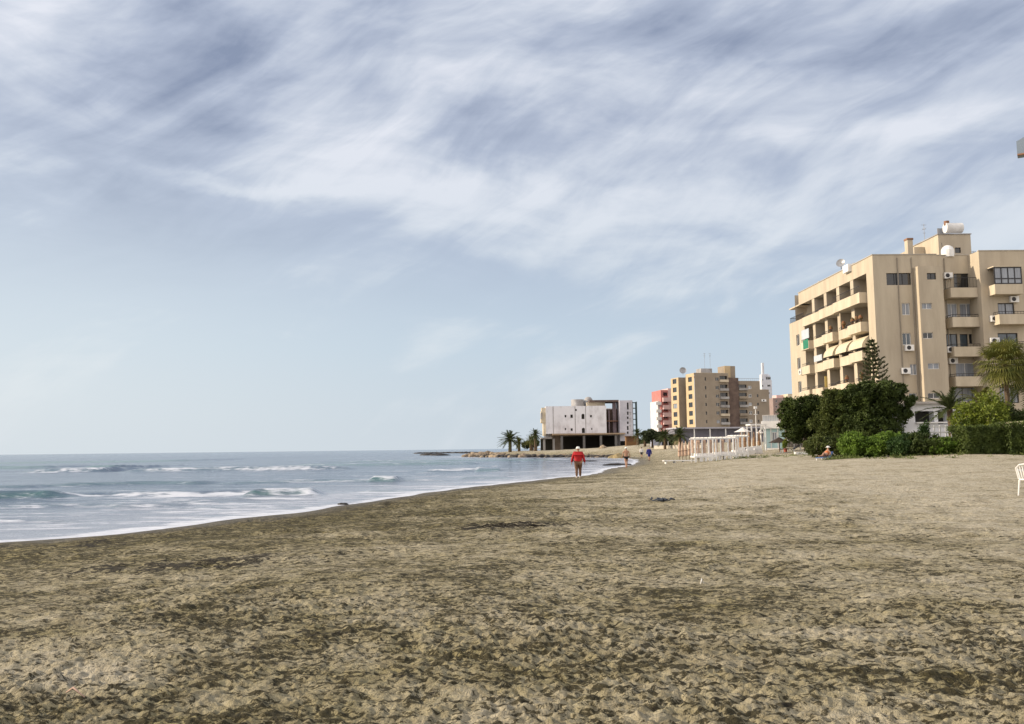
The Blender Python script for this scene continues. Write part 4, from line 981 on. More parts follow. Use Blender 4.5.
# shrubs and hedges: px0 px1 top bottom depth
def shrub(name, px0, px1, pyt, D, label, lm, n, leaf=.06, cat='shrub', group=None, core=True, squarish=False, dep=1.3):
    pm = (px0+px1)/2; p = gpos(pm, D); k = S(D); w_ = (px1-px0)*k/2; h = (hy(pm)-pyt)*k+EYE-p[2]
    root = empty(name, p, 0, label, cat, group)
    mb = MB()
    for i in range(7): a = rng.random()*6; mb.path([(0, 0, -.2), (math.cos(a)*w_*.3, math.sin(a)*.3, h*.45), (math.cos(a)*w_*.6, math.sin(a)*dep*.6, h*.8)], [.04, .03, .01], 5)
    mb.build('stems', bark, root)
    if squarish:
        c_ = rng.random((n, 3)); c_[:, 0] = (c_[:, 0]*2-1)*w_; c_[:, 1] = (c_[:, 1]*2-1)*dep; top = h*(1+.10*pn(c_[:, 0]*1.7+px0, c_[:, 1]*1.7, 5)+.05*pn(c_[:, 0]*5, c_[:, 1]*5, 6))
        # favour the outer skin
        e_ = rng.integers(0, 3, n); c_[e_ == 0, 1] = -dep*(.9+.15*rng.random((e_ == 0).sum())+.1*pn(c_[e_ == 0, 0]*2, c_[e_ == 0, 2]*4, 9)); c_[:, 2] = np.where(e_ == 1, top*(.88+.14*c_[:, 2]), c_[:, 2]*top)
        pts_ = c_
    else:
        nb = max(2, int((px1-px0)/13)); bl = []
        for i in range(nb):
            t = (i+.5)/nb; bx_ = (t*2-1)*w_*.85; hh = h*(.78+.25*rng.random())
            bl.append((bx_, rng.normal(0, .25), hh*.52, w_/nb*1.5+.15, dep, hh*.52))
        pts_ = crown_pts(bl, n, .5, floor=0.0)
    v, q_ = leaf_quads(pts_, leaf, 1.7); arr('foliage', v, q_, lm, root)
    return root
shrub('shrub', 812, 848, 434, 70, 'dull green bushy shrub under the left evergreens, left end of the hedge row', lf_mid, 12000)
shrub('shrub', 843, 874, 433, 66, 'bright green feathery shrub behind the reclining sunbather', lf_green, 13000)
shrub('shrub', 868, 900, 431.5, 65, 'bright green feathery shrub under the widest evergreen', lf_green, 14000)
shrub('shrub', 893, 917, 435, 63, 'mid green shrub left of the white villa', leafmat('shrub_leaf', (.05, .10, .022), (.02, .045, .012)), 10000)
shrub('shrub', 911, 934, 432.5, 62, 'dark green shrub in front of the white villa wall', lf_dark, 10000)
shrub('shrub', 930, 962, 437.5, 61.5, 'low green shrub in front of the white picket rail', lf_green, 11000)
shrub('hedge', 957, 1001, 427.5, 60, 'dark clipped hedge block left of the pale-flowered hedge', lf_hedge, 26000, .05, 'hedge', squarish=True)
shrub('hedge', 1000, 1060, 424, 59, 'dark hedge dotted with pale flowers at the right edge of the beach', lf_hedge, 30000, .05, 'hedge', squarish=True)
# pale flowers on that hedge belong to it
hg = [o for o in bpy.data.objects if o.name.startswith('hedge') and 'pale flowers' in o.get('label', '')][0]
c_ = rng.random((700, 3))*np.array([3.6, 1.6, .4])+np.array([-2.0, -1.4, (hy(1030)-424)*S(59)+EYE-hg.location.z-.25])
v, q_ = leaf_quads(c_, .035, 1); arr('flowers', v, q_, mat('cream_petals', (.7, .62, .45), .7), hg)
shrub('golden_shrub', 962, 998, 396, 63, 'tall yellow-green shrub growing above the clipped hedge', lf_yel, 15000, .06)
shrub('shrub', 998, 1024, 404, 64, 'rounded dark green shrub behind the hedges under the fan palm', lf_dark, 11000, .06)
shrub('shrub', 919, 928, 423, 66, 'small upright conifer-like shrub before the villa window', leafmat('shrub_leaf', (.05, .10, .022), (.02, .045, .012)), 2500, .05, dep=.35)

# ------------------------------------------------------------------ palms
def date_frond(mb, base, az, el, Lf, droop, w, nl=26):
    pts_ = []; d0 = Vector((math.cos(az)*math.cos(el), math.sin(az)*math.cos(el), math.sin(el)))
    for i in range(9):
        t = i/8; pts_.append(Vector(base)+d0*Lf*t+Vector((0, 0, -droop*Lf*t*t)))
    mb.path(pts_, [.03*(1-.85*i/8)*w/.3+.004 for i in range(9)], 4)
    side = Vector((-math.sin(az), math.cos(az), 0))
    for i in range(nl):
        t = .14+.86*i/nl; k = t*8; i0 = min(int(k), 7); p_ = pts_[i0].lerp(pts_[i0+1], k-i0); dr = (pts_[i0+1]-pts_[i0]).normalized()
        ll = w*(1-.55*t)*(.85+.3*rng.random())
        for sg in (-1, 1):
            e_ = (side*sg*.75+dr*.65+Vector((0, 0, .25-.5*rng.random()))).normalized()*ll
            mb.quad(p_, p_+dr*.05*w*2, p_+e_, p_+e_*.5-dr*.02)
def date_palm(px, D, pyc, rpx, label, trunk_r=.2, lm=None, nf=34, group=None, name='date_palm', low=-.7):
    p = gpos(px, D); root = empty(name, p, 0, label, 'palm tree', group); h = max((hy(px)-pyc)*S(D)+EYE-p[2], .5); Rr = rpx*S(D)
    MB().path([(0, 0, -.3), (.03, 0, h*.5), (0, 0, h)], [trunk_r*1.2, trunk_r, trunk_r*1.1], 9).build('trunk', palmbark, root)
    mb = MB()
    for i in range(nf):
        az = i*2.399+rng.normal(0, .1); el = 1.35+(low-1.35)*(i/nf)**.9+rng.normal(0, .08)
        date_frond(mb, (0, 0, h), az, el, Rr*(.9+.25*rng.random()), .28+.12*rng.random(), Rr*.28)
    mb.build('crown', lm or lf_palm, root)
    return root
def fan_palm(px, D, pyc, rpx, label, lm, trunk_r=.16, nf=26):
    p = gpos(px, D); root = empty('fan_palm', p, 0, label, 'palm tree'); h = (hy(px)-pyc)*S(D)+EYE-p[2]; Rr = rpx*S(D)
    MB().path([(0, 0, -.3), (.06, 0, h*.5), (0, 0, h)], [trunk_r*1.3, trunk_r, trunk_r*1.1], 9).build('trunk', palmbark, root)
    mb = MB()
    for i in range(nf):
        az = i*2.399; el = 1.3-2.2*(i/nf)+rng.normal(0, .1); Lp = Rr*.5; d0 = Vector((math.cos(az)*math.cos(el), math.sin(az)*math.cos(el), math.sin(el)))
        hub = Vector((0, 0, h))+d0*Lp; mb.path([(0, 0, h), Vector((0, 0, h))+d0*Lp*.5+Vector((0, 0, .03)), hub], [.03, .025, .02], 4)
        side = Vector((-math.sin(az), math.cos(az), 0)); up = d0.cross(side).normalized()
        for j in range(22):
            a = (j/21*2-1)*1.9; dr = (d0*math.cos(a)+side*math.sin(a)).normalized(); l_ = Rr*.62*(.8+.25*rng.random())*(1-.12*abs(a))
            wv = dr.cross(up).normalized()*.035; m_ = hub+dr*l_*.6; tip = hub+dr*l_+Vector((0, 0, -.22*l_*(1+rng.random())))
            mb.quad(hub-wv*.3, m_-wv, m_+wv, hub+wv*.3); mb.quad(m_-wv, tip, m_+wv)
    mb.build('crown', lm, root); return root
fan_palm(1010, 64, 364, 31, 'tall golden-green fan palm at the right edge before the balconies', lf_palmy, nf=60)
date_palm(1032, 66, 380, 40, 'arching palm whose fronds enter from the right edge behind the fan palm', lm=lf_palm, nf=30)
date_palm(952, 70, 409, 30, 'spreading date palm above the white villa roof', lm=lf_palm, nf=26, low=-.2)
date_palm(985, 66, 403, 24, 'short palm with fine fronds between the villa and the fan palm', lm=lf_palmy, nf=20, low=.1)
# spit palms
date_palm(510, 203, 439.5, 14, 'leftmost dark palm near the tip of the rocky spit', .35, nf=40, low=-.5)
date_palm(519, 206, 442, 8, 'short yellowish palm right of the leftmost spit palm', .3, lf_palmy, nf=30)
date_palm(535.5, 200, 434.5, 8.5, 'taller palm standing left of the derelict building', .35, nf=40, low=-1)
date_palm(531, 208, 440, 7.5, 'shaggy low palm half behind the taller palm by the derelict building', .35, lf_palmy, nf=30)
date_palm(638, 190, 433.5, 7.5, 'palm at the right end of the derelict building beside the scaffold', .25, nf=34)
date_palm(645, 175, 437, 9, 'palm left of the round dark tree beyond the promenade', .25, nf=34)
date_palm(665, 160, 436, 11, 'palm between the round dark tree and the ochre tower', .22, nf=36)
date_palm(680, 150, 435, 12.5, 'palm in front of the foot of the ochre tower', .22, nf=36)
tree('round_tree', 652.5, 168, 'flat-topped dark round tree between the promenade palms', 'tree', px_blobs(652.5, 168, [(650, 434, 6.5, 3.6), (656, 436.5, 5, 4), (648.5, 438, 4, 3)]), 6000, .16, lf_far, 1.6, .2)
tree('round_tree', 533, 224, 'low dark scrub tree behind the spit palms', 'tree', px_blobs(533, 224, [(527, 445, 5, 3.5), (534, 444, 5, 3.5)]), 3000, .16, lf_far, 1.0, .15)
for px_, D2, t_, lb in ((640, 230, 442, 'left'), (668, 215, 442, 'middle')):
    tree('low_tree', px_, D2, 'low dark foliage at the %s of the promenade background' % ('left' if lb == 'left' else 'middle'), 'tree', px_blobs(px_, D2, [(px_-3, t_, 6, 3), (px_+5, t_+1, 6, 3)]), 3500, .18, lf_far, 1.0, .15)

# ================================================================== white villa and rail
V_ = B('white_villa', 904, 80, 2.5, 'small white seaside villa with dark open terrace, at the foot of the sandstone block', 'house', z0=gz(35, 80)-.3, py=430)
rt = V_.root; T = V_.L(925, 404)[1]; u1 = V_.L(962, 420)[0]
h_ = V_.rect(915, 934, 411, 422); h2_ = V_.rect(938, 948, 411, 424)
ww = mat('villa_white', (.78, .79, .83), .7, (.66, .68, .73), .7)
wl = MB().facade('y', 0, 0, u1, 0, T, [h_, h2_], rev=.9).quad((0, 0, 0), (0, 5, 0), (0, 5, T), (0, 0, T)).quad((u1, 0, 0), (u1, 5, 0), (u1, 5, T), (u1, 0, T)); wl.build('wall', ww, rt)
MB().box(-.2, u1+.3, -.5, 5.2, T+.003, T+.2).build('roof', mat('villa_roof', (.45, .42, .40), .8), rt)
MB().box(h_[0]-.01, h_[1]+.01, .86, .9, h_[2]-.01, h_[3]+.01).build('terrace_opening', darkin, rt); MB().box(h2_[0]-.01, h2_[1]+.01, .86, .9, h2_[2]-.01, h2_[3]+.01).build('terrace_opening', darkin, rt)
MB().box(h_[0], h2_[1], -.25, -.05, h_[2]-.12, h_[2]-.003).build('sill', white, rt)
p = gpos(947, 66); fe = empty('picket_rail', p, 0, 'white wooden rail fence between the villa and the clipped hedge', 'fence')
hgt = (hy(947)-425.5)*S(66)+EYE-p[2]
for k in range(7): MB().box(-1.3+k*.42, -1.22+k*.42, -.04, .04, -.2, hgt).build('post', white, fe)
for zz in (hgt-.1, hgt-.5, hgt-.95): MB().box(-1.3, 1.3, -.06, -.042, zz-.05, zz+.05).build('rail', white, fe)
# ================================================================== beach bar
def cabana(px, D, w_, d_, h, rz, label, curtains=(0, 1, 2, 3)):
    h -= .2
    p = gpos(px, D); root = empty('beach_cabana', p, rz, label, 'cabana')
    for sx in (-1, -.33, .33, 1):
        for sy in (-1, 1): MB().box(sx*w_/2-.05, sx*w_/2+.05, sy*d_/2-.05, sy*d_/2+.05, -.25, h).build('post', white, root)
    rf = MB()
    for sy in (-1, 1): rf.box(-w_/2-.15, w_/2+.15, sy*d_/2-.06, sy*d_/2+.06, h+.002, h+.12)
    n = 6
    for k in range(n): x_ = -w_/2+w_*k/(n-1); rf.box(x_-.03, x_+.03, -d_/2-.12, d_/2+.12, h+.123, h+.19)
    rf.build('roof_frame', white, root)
    MB().box(-w_/2-.1, w_/2+.1, -d_/2-.1, d_/2+.1, .32, .44).build('deck', white, root)
    lg = MB()
    for k in range(5): x_ = -w_/2+w_*k/4; lg.box(x_-.08, x_+.08, -d_/2-.08, -d_/2+.0, -.25, .318)
    lg.build('footing', white, root)
    MB().box(-w_/2+.15, w_/2-.15, -d_/2+.2, d_/2-.2, .445, .66).build('mattress', whitef, root)
    for k in curtains:
        x_ = [-.9, -.3, .3, .9][k]*w_/2; mb = MB(); yy = d_/2-.15
        mb.lathe([(.11, .7), (.08, 1.2), (.13, h-.15), (.1, h-.02)], (x_, yy, 0), 8); mb.build('curtain', pinkf, root)
    return root
cabana(703.5, 78, 1.75, 1.7, 2.05, .0, 'nearest white beach cabana on footings, at the left front of the beach bar')
cabana(722, 80.5, 2.0, 1.8, 2.0, .02, 'second white cabana with pink curtains, right of the nearest one')
cabana(738, 84, 1.3, 1.8, 2.05, .02, 'third white cabana, closest to the folded brown parasols of the bar', (0, 2))
def folded_parasol(px, D, h, label, m=brownf, group='folded parasols at the beach bar'):
    p = gpos(px, D); root = empty('folded_parasol', p, 0, label, 'parasol', group)
    MB().tube((0, 0, -.2), (0, 0, h+.1), .028, n=6).build('pole', wood, root)
    mb = MB(); mb.lathe([(.03, h), (.10, h-.3), (.16, h-.9), (.19, h-1.45), (.15, h-1.5)], n=9); o = mb.build('canopy', m, root)
    MB().lathe([(.17, h-.98), (.17, h-.92)], n=9).build('strap', wood, o)
    return root
LB = ['leftmost', 'second', 'third', 'fourth']
for i, px_ in enumerate((679.5, 682.5, 685.8, 689.5)): folded_parasol(px_, 92+i*.6, 1.95, '%s of four pale folded parasols left of the nearest cabana' % LB[i], pinkf)
for i, px_ in enumerate((741, 745, 749.5, 754.5, 759.5)): folded_parasol(px_, 96+.4*i, 2.15-.05*(i % 2), '%s of five brown folded parasols behind the white sofas' % ['leftmost', 'second', 'third', 'fourth', 'rightmost'][i])
for i, px_ in enumerate((716, 722.5, 729, 734)): folded_parasol(px_, 93, 1.9, '%s of four folded parasols seen through the cabana frames' % LB[i], brownf)
for i, px_ in enumerate((697, 702.5, 708.5)): folded_parasol(px_, 95, 1.95, '%s of three folded parasols seen through the nearest cabana' % LB[i], pinkf)
def open_parasol(px, D, pyt, wpx, label, m, ptch=.28, group=None, name='open_parasol', polem=white, valance=.0):
    p = gpos(px, D); root = empty(name, p, 0, label, 'parasol', group); h = (hy(px)-pyt)*S(D)+EYE-p[2]; r_ = wpx/2*S(D)
    MB().tube((0, 0, -.2), (0, 0, h), .04, n=7).build('pole', polem, root)
    mb = MB().lathe([(r_, h-ptch-valance), (r_*1.0, h-ptch), (r_*.5, h-ptch*.55), (.04, h)], n=8); mb.build('canopy', m, root); return root
open_parasol(743.5, 98, 427.5, 18, 'open white parasol above the folded brown parasols', whitef, .5)
open_parasol(761, 100, 430.2, 9, 'small open white parasol beside the turquoise bar', whitef, .35)
# long white deck with loungers
p = gpos(680, 84); dk = empty('low_deck', p, 0, 'long low white timber deck on the sand left of the cabanas', 'deck')
MB().box(-1.6, 1.4, -.5, .5, .12, .2).build('planks', white, dk)
for x_ in (-1.4, -.6, .2, 1.0): MB().box(x_, x_+.1, -.4, .4, -.2, .118).build('joist', white, dk)
def lounger(px, D, label, m, rz=0, group=None):
    p = gpos(px, D); root = empty('sun_lounger', p, rz, label, 'sun lounger', group)
    MB().box(-.9, .35, -.3, .3, .28, .34).build('seat', m, root)
    mb = MB(); mb.quad((.35, -.3, .34), (.95, -.3, .72), (.95, .3, .72), (.35, .3, .34)).quad((.35, -.3, .28), (.95, -.3, .67), (.95, .3, .67), (.35, .3, .28)).quad((.95, -.3, .72), (.95, .3, .72), (.95, .3, .67), (.95, -.3, .67)).quad((.35, -.3, .28), (.35, -.3, .34), (.95, -.3, .72), (.95, -.3, .67)).quad((.35, .3, .28), (.35, .3, .34), (.95, .3, .72), (.95, .3, .67))
    mb.build('backrest', m, root)
    for x_ in (-.8, .25):
        for y_ in (-.26, .26): MB().box(x_-.03, x_+.03, y_-.03, y_+.03, -.1, .278).build('leg', white, root)
    return root
for i, (px_, D2) in enumerate(((742.5, 88), (750, 88), (757.5, 89))):
    p = gpos(px_, D2); root = empty('white_sofa', p, 0, '%s of three white cushioned sofas on the bar terrace' % ['leftmost', 'middle', 'rightmost'][i], 'sofa', 'white sofas on the bar terrace')
    MB().box(-.4, .4, -.35, .35, .0, .38).build('base', whitef, root); MB().box(-.4, .4, .2, .35, .383, .75).build('backrest', whitef, root); MB().box(-.36, .36, -.33, .19, .383, .5).build('cushion', white, root)
p = gpos(751.5, 90); tr = empty('bar_terrace', (p[0], p[1], p[2]), 0, 'raised white plinth terrace under the sofas of the beach bar', 'terrace')
MB().box(-1.6, 1.5, -1.6, .9, -.3, .0+.0).build('plinth', white, tr); MB().box(-1.5, 1.4, -1.7, -1.61, -.02, .1).build('bench_edge', whitef, tr)
# pergola
pg = empty('pergola', gpos(757, 99), 0, 'thin white pergola frame beside the turquoise bar', 'pergola'); hh = (hy(757)-425.5)*S(99)+EYE-pg.location.z
for sx in (-.75, .75):
    for sy in (-.9, .9): MB().box(sx-.06, sx+.06, sy-.06, sy+.06, -.2, hh).build('post', white, pg)
MB().box(-.9, .9, -1, -.86, hh+.002, hh+.14).box(-.9, .9, .86, 1, hh+.002, hh+.14).box(-.9, -.78, -.85, .85, hh+.002, hh+.14).box(.78, .9, -.85, .85, hh+.002, hh+.14).build('beam', white, pg)
# tall lamp
p = gpos(757, 92); ho = (hy(756.5)-407)*S(92)+EYE-p[2]; lp = empty('lamp_post', p, 0, 'tall slim white lamp post with a pale floodlight head at the beach bar', 'lamp post')
MB().tube((0, 0, -.2), (0, 0, ho), .05, .035, n=8).build('pole', white, lp); MB().box(-.14, .14, -.12, .12, ho-.2, ho+.05).build('lamp_head', plasticw, lp); MB().box(-.18, .18, -.04, .04, ho-.8, ho-.74).build('crossarm', white, lp)
# turquoise bar
K_ = B('turquoise_beach_bar', 764, 100, -15, 'white and turquoise beach bar pavilion with a white parapet, left of the trees', 'beach bar', py=430)
rt = K_.root; u1 = K_.L(785, 440)[0]; za = K_.L(772, 428.5)[1]; zb = K_.L(772, 421)[1]; zc = K_.L(772, 415.5)[1]
MB().box(.1, u1, .1, 5, 0, za).build('wall', turq, rt)
MB().box(-.25, u1+.2, -.25, 5.2, za+.003, zb).build('fascia', white, rt)
sc_ = MB()
for k in range(10): x_ = -.1+k*(u1*.75)/9; sc_.box(x_-.02, x_+.02, -.1, -.06, zb+.003, zc)
sc_.box(-.15, u1*.75, -.12, -.04, zc+.002, zc+.06); so2 = sc_.build('roof_screen', whitef, rt); MB().box(-.1, u1*.75-.05, -.04, -.02, zb+.003, zc-.02).build('screen_panel', mat('pale_panel', (.5, .54, .58), .4), so2)
for x_ in (-.05, .72, 1.45): MB().box(x_-.06, x_+.06, -.06, .095, 0, za).build('column', white, rt)
MB().box(.15, 1.5, -.5, -.07, -.1, K_.L(772, 448)[1]).build('counter', white, rt)
window(rt, 'y', -.1, (.85, 1.35, K_.L(772, 446)[1]+.4, za-.4), glass_c, white)
open_parasol(779.5, 88, 437.2, 21, 'dark thatched beach parasol in front of the turquoise bar', thatch, .5, name='thatched_parasol', polem=wood, valance=.05)
lounger(790, 84, 'dark folding lounger under the thatched parasol', dark, .1)
p = gpos(785.5, 86); vs = empty('potted_plant', p, 0, 'small green plant in an orange pot beside the thatched parasol pole', 'plant')
MB().lathe([(.14, -.02), (.2, .35), (.18, .36)], n=10).build('pot', redtile, vs); v, q_ = leaf_quads(crown_pts([(0, 0, .75, .3, .3, .45)], 500), .06); arr('foliage', v, q_, lf_yel, vs)
# white shed posts right of the bar, board on the sand
p = gpos(797, 88); ws = empty('trellis_screen', p, 0, 'white trellis screen with dark shelves under the left evergreen', 'trellis')
for k in range(4): MB().box(-.9+k*.6, -.82+k*.6, -.04, .04, -.2, 1.7).build('post', white, ws)
MB().box(-.95, 1.0, .05, .09, .3, 1.5).build('panel', mat('stone_pattern', (.5, .46, .42), .8, (.2, .17, .15), 6), ws)
wb = MB().box(-.85, .85, -.2, .2, .0, .22).build('white_board', white, None); wb.location = gpos(804.5, 78); tag(wb, 'low white concrete kerb block lying on the sand under the left evergreen', 'kerb block')
# promenade low wall, pale awnings behind
p0 = gpos(655, 165); p1 = gpos(700, 150)
pw = MB(); x0_, y0_ = p0[0], p0[1]; x1_, y1_ = p1[0]+2, p1[1]; zz = (p0[2])
pw.box(0, math.hypot(x1_-x0_, y1_-y0_), -.2, .2, -.5, .55); o = pw.build('promenade_wall', mat('pale_promenade_stone', (.5, .46, .40), .85), None); o.location = (x0_, y0_, zz); o.rotation_euler = (0, 0, math.atan2(y1_-y0_, x1_-x0_)); tag(o, 'low pale stone wall along the promenade behind the far walkers', 'wall')
for i, (px_, w_, m_, lb) in enumerate(((660, 3.0, mat('pale_blue_awning', (.45, .48, .6), .8), 'pale blue beach stall'), (668, 2.2, white, 'white beach stall'), (675, 2.4, mat('sand_board', (.5, .4, .22), .8), 'sand-coloured beach stall'))):
    p = gpos(px_, 172); st_ = empty('beach_stall', p, 0, lb+' among the palms behind the promenade wall', 'stall')
    MB().box(-w_/2, w_/2, 0, 2, -.2, 2.0).build('wall', m_, st_); MB().box(-w_/2-.2, w_/2+.2, -.6, 2.2, 2.003, 2.15).build('roof', conc, st_); MB().box(-w_/4, w_/4, -.03, -.003, .8, 1.6).build('hatch', darkin, st_)
for px_, lb in ((700, 'left'),):
    p = gpos(706, 180); lo = empty('arcade', p, .1, 'long low dark-shaded shop arcade behind the cabanas at the foot of the towers', 'arcade')
    MB().box(-6, 14, 1, 6, -.3, 2.8).build('wall', mat('lilac_grey_wall', (.22, .22, .28), .8), lo); MB().box(-6.3, 14.3, -1, 6.2, 2.803, 3.1).build('roof', mat('lilac_grey_roof', (.4, .4, .46), .8), lo)
    for k in range(7): MB().box(-5.8+k*3.2, -5.6+k*3.2, -.8, -.6, -.3, 2.8).build('column', white, lo)
# ground tufts
pts_ = []
for (px0, px1, D2, n, sp) in ((728, 745, 80, 40, 1), (745, 775, 78, 60, 1.2), (775, 812, 76, 40, 1), (822, 862, 62, 120, .7), (862, 905, 60, 50, .6), (905, 960, 58, 50, .6), (990, 1030, 57, 30, .4), (715, 730, 76, 12, .6)):
    for k in range(n):
        px_ = px0+(px1-px0)*rng.random(); d = D2+rng.normal(0, sp); x_ = lat(px_, d, 455)
        g_ = pn(np.array([x_*.9]), np.array([d*.9]), 15)[0]
        if g_ < .12: continue
        hh_ = .03+.14*rng.random()
        for e_ in range(14): pts_.append((x_+rng.normal(0, .13), d+rng.normal(0, .12), gz(x_, d)+abs(rng.normal(0, hh_))))
v, q_ = leaf_quads(np.array(pts_), .035, 2.4); tag(arr('grass', v, q_, leafmat('dune_grass', (.17, .20, .06), (.07, .10, .03), 2)), 'sparse green dune grass tufts on the upper sand', None, None, 'stuff')

# ================================================================== small things on the sand
def bits(name, px, py, label, cat, m, n=7, sz=.07, spread=.16, zz=.3, th=1.):
    x_, y_ = gp(px, py, zz); mb = MB(); 
    for k in range(n):
        a = rng.random()*6; l_ = sz*(1+rng.random()); c_ = Vector((rng.normal(0, spread), rng.normal(0, spread*.6), .03+.03*rng.random()))
        mb.path([c_-Vector((math.cos(a)*l_, math.sin(a)*l_, 0)), c_+Vector((0, 0, .04)), c_+Vector((math.cos(a+.4)*l_, math.sin(a+.4)*l_, -.01))], [.015*th, .03*th, .012*th], 6)
    o = mb.build(name, m, None, smooth=True); o.location = (x_, y_, gz(x_, y_)); return tag(o, label, cat)
bits('crumpled_cloth', 660, 498.5, 'dark bluish crumpled cloth dropped on the sand right of centre', 'cloth', mat('navy_cloth', (.05, .06, .08), .9), 9, .1, .2, .35)
bits('driftwood_stick', 515, 528, 'black tangle of driftwood on the seaweed patch at centre', 'driftwood', mat('black_driftwood', (.03, .026, .02), .9), 26, .13, .45, .3, .35)
bits('litter', 652, 720, 'small scrap of white litter at the bottom edge of the sand', 'litter', white, 1, .01, .003, .42, .3)
bits('litter', 696, 576, 'small pale shell-like scrap on the sand right of centre', 'litter', white, 1, .010, .003, .4, .4)
bits('driftwood_stick', 82, 678, 'short pale twig lying on the sand at lower left', 'driftwood', mat('pale_twig', (.5, .35, .28), .8), 1, .05, .003, .4, .25)

# plastic garden chair at the right edge
p = gpos(1031, 25); ch = empty('plastic_chair', (p[0], p[1], p[2]), R(115), 'white plastic garden chair cut off by the right edge of the beach', 'chair')
MB().box(-.24, .24, -.24, .24, .42, .455).build('seat', plasticw, ch)
for sx in (-1, 1):
    for sy in (-1, 1): MB().path([(sx*.27, sy*.27, -.03), (sx*.23, sy*.23, .42)], [.018, .028], 6).build('leg', plasticw, ch)
bk = MB(); n = 7
for k in range(n): t = k/(n-1)*2-1; bk.path([(t*.2, .23, .45), (t*.23, .30, .82-.05*t*t)], [.018, .018], 5)
bk.path([(-.25, .23, .45), (-.27, .3, .75), (-.15, .32, .84), (0, .325, .86), (.15, .32, .84), (.27, .3, .75), (.25, .23, .45)], [.022]*7, 6); bk.build('backrest', plasticw, ch)
for sx in (-1, 1): MB().path([(sx*.27, .29, .68), (sx*.31, .1, .68), (sx*.31, -.18, .66), (sx*.26, -.25, .45)], [.02, .028, .028, .02], 6).build('armrest', plasticw, ch)
# blue-grey canopy corner entering at the upper right
c0 = ray(1016.3, 141.5); D2 = 24; cx_ = c0.x/c0.y*D2; zt_ = EYE+c0.z/c0.y*D2; zb_ = EYE+ray(1016.3, 154).z/ray(1016.3, 154).y*D2
AZ = R(-31); cn = empty('entrance_canopy', (cx_+2.6*math.cos(AZ), D2+2.6*math.sin(AZ), gz(cx_+2.6, D2+1)), AZ, 'blue-grey canopy slab whose corner juts in at the upper right edge', 'canopy')
zg = cn.location.z
cb = MB(); xl = -2.6; z1 = zt_-zg; z0 = zb_-zg
n = len(cb.v); cb.v += [(xl, 0, z0), (3, 0, z0), (3, 0, z1+1.2), (xl+.9, 0, z1+.45), (xl, 0, z1), (xl, .45, z0), (3, .45, z0), (3, .45, z1+1.2), (xl+.9, .45, z1+.45), (xl, .45, z1)]
cb.f += [(0, 1, 2, 3, 4), (9, 8, 7, 6, 5), (0, 5, 6, 1), (1, 6, 7, 2), (2, 7, 8, 3), (3, 8, 9, 4), (4, 9, 5, 0)]
cb.build('canopy_slab', tealp, cn); MB().box(xl+.002, 3, -.02, .06, z0-.04, z0-.002).build('edge_strip', rust, cn)
MB().box(1.4, 1.7, .1, .4, -.3, z0-.003).build('post', conc, cn)

# ================================================================== people
def skinmesh(name, verts, edges, radii, m, parent, sub=2, root=0):
    me = bpy.data.meshes.new(name+'_src'); me.from_pydata(verts, edges, []); me.update()
    o = bpy.data.objects.new(name+'_src', me); col.objects.link(o)
    o.modifiers.new('skin', 'SKIN'); o.modifiers.new('sub', 'SUBSURF').levels = sub
    lay = me.skin_vertices[0].data if me.skin_vertices else None
    if lay is None:
        bm = bmesh.new(); bm.from_mesh(me); bm.verts.layers.skin.verify(); bm.to_mesh(me); bm.free(); lay = me.skin_vertices[0].data
    for i, r_ in enumerate(radii):
        lay[i].radius = r_ if isinstance(r_, tuple) else (r_, r_); lay[i].use_root = (i == root)
    dg = bpy.context.evaluated_depsgraph_get(); dg.update(); ev = o.evaluated_get(dg)
    nm = bpy.data.meshes.new_from_object(ev); nm.name = name
    bpy.data.objects.remove(o); nm.materials.clear(); nm.materials.append(m); nm.polygons.foreach_set('use_smooth', [True]*len(nm.polygons))
    return link(name, nm, parent)
skin = mat('skin', (.42, .24, .16), .6, (.36, .2, .13), 4)
hair = mat('dark_hair', (.03, .022, .018), .7)
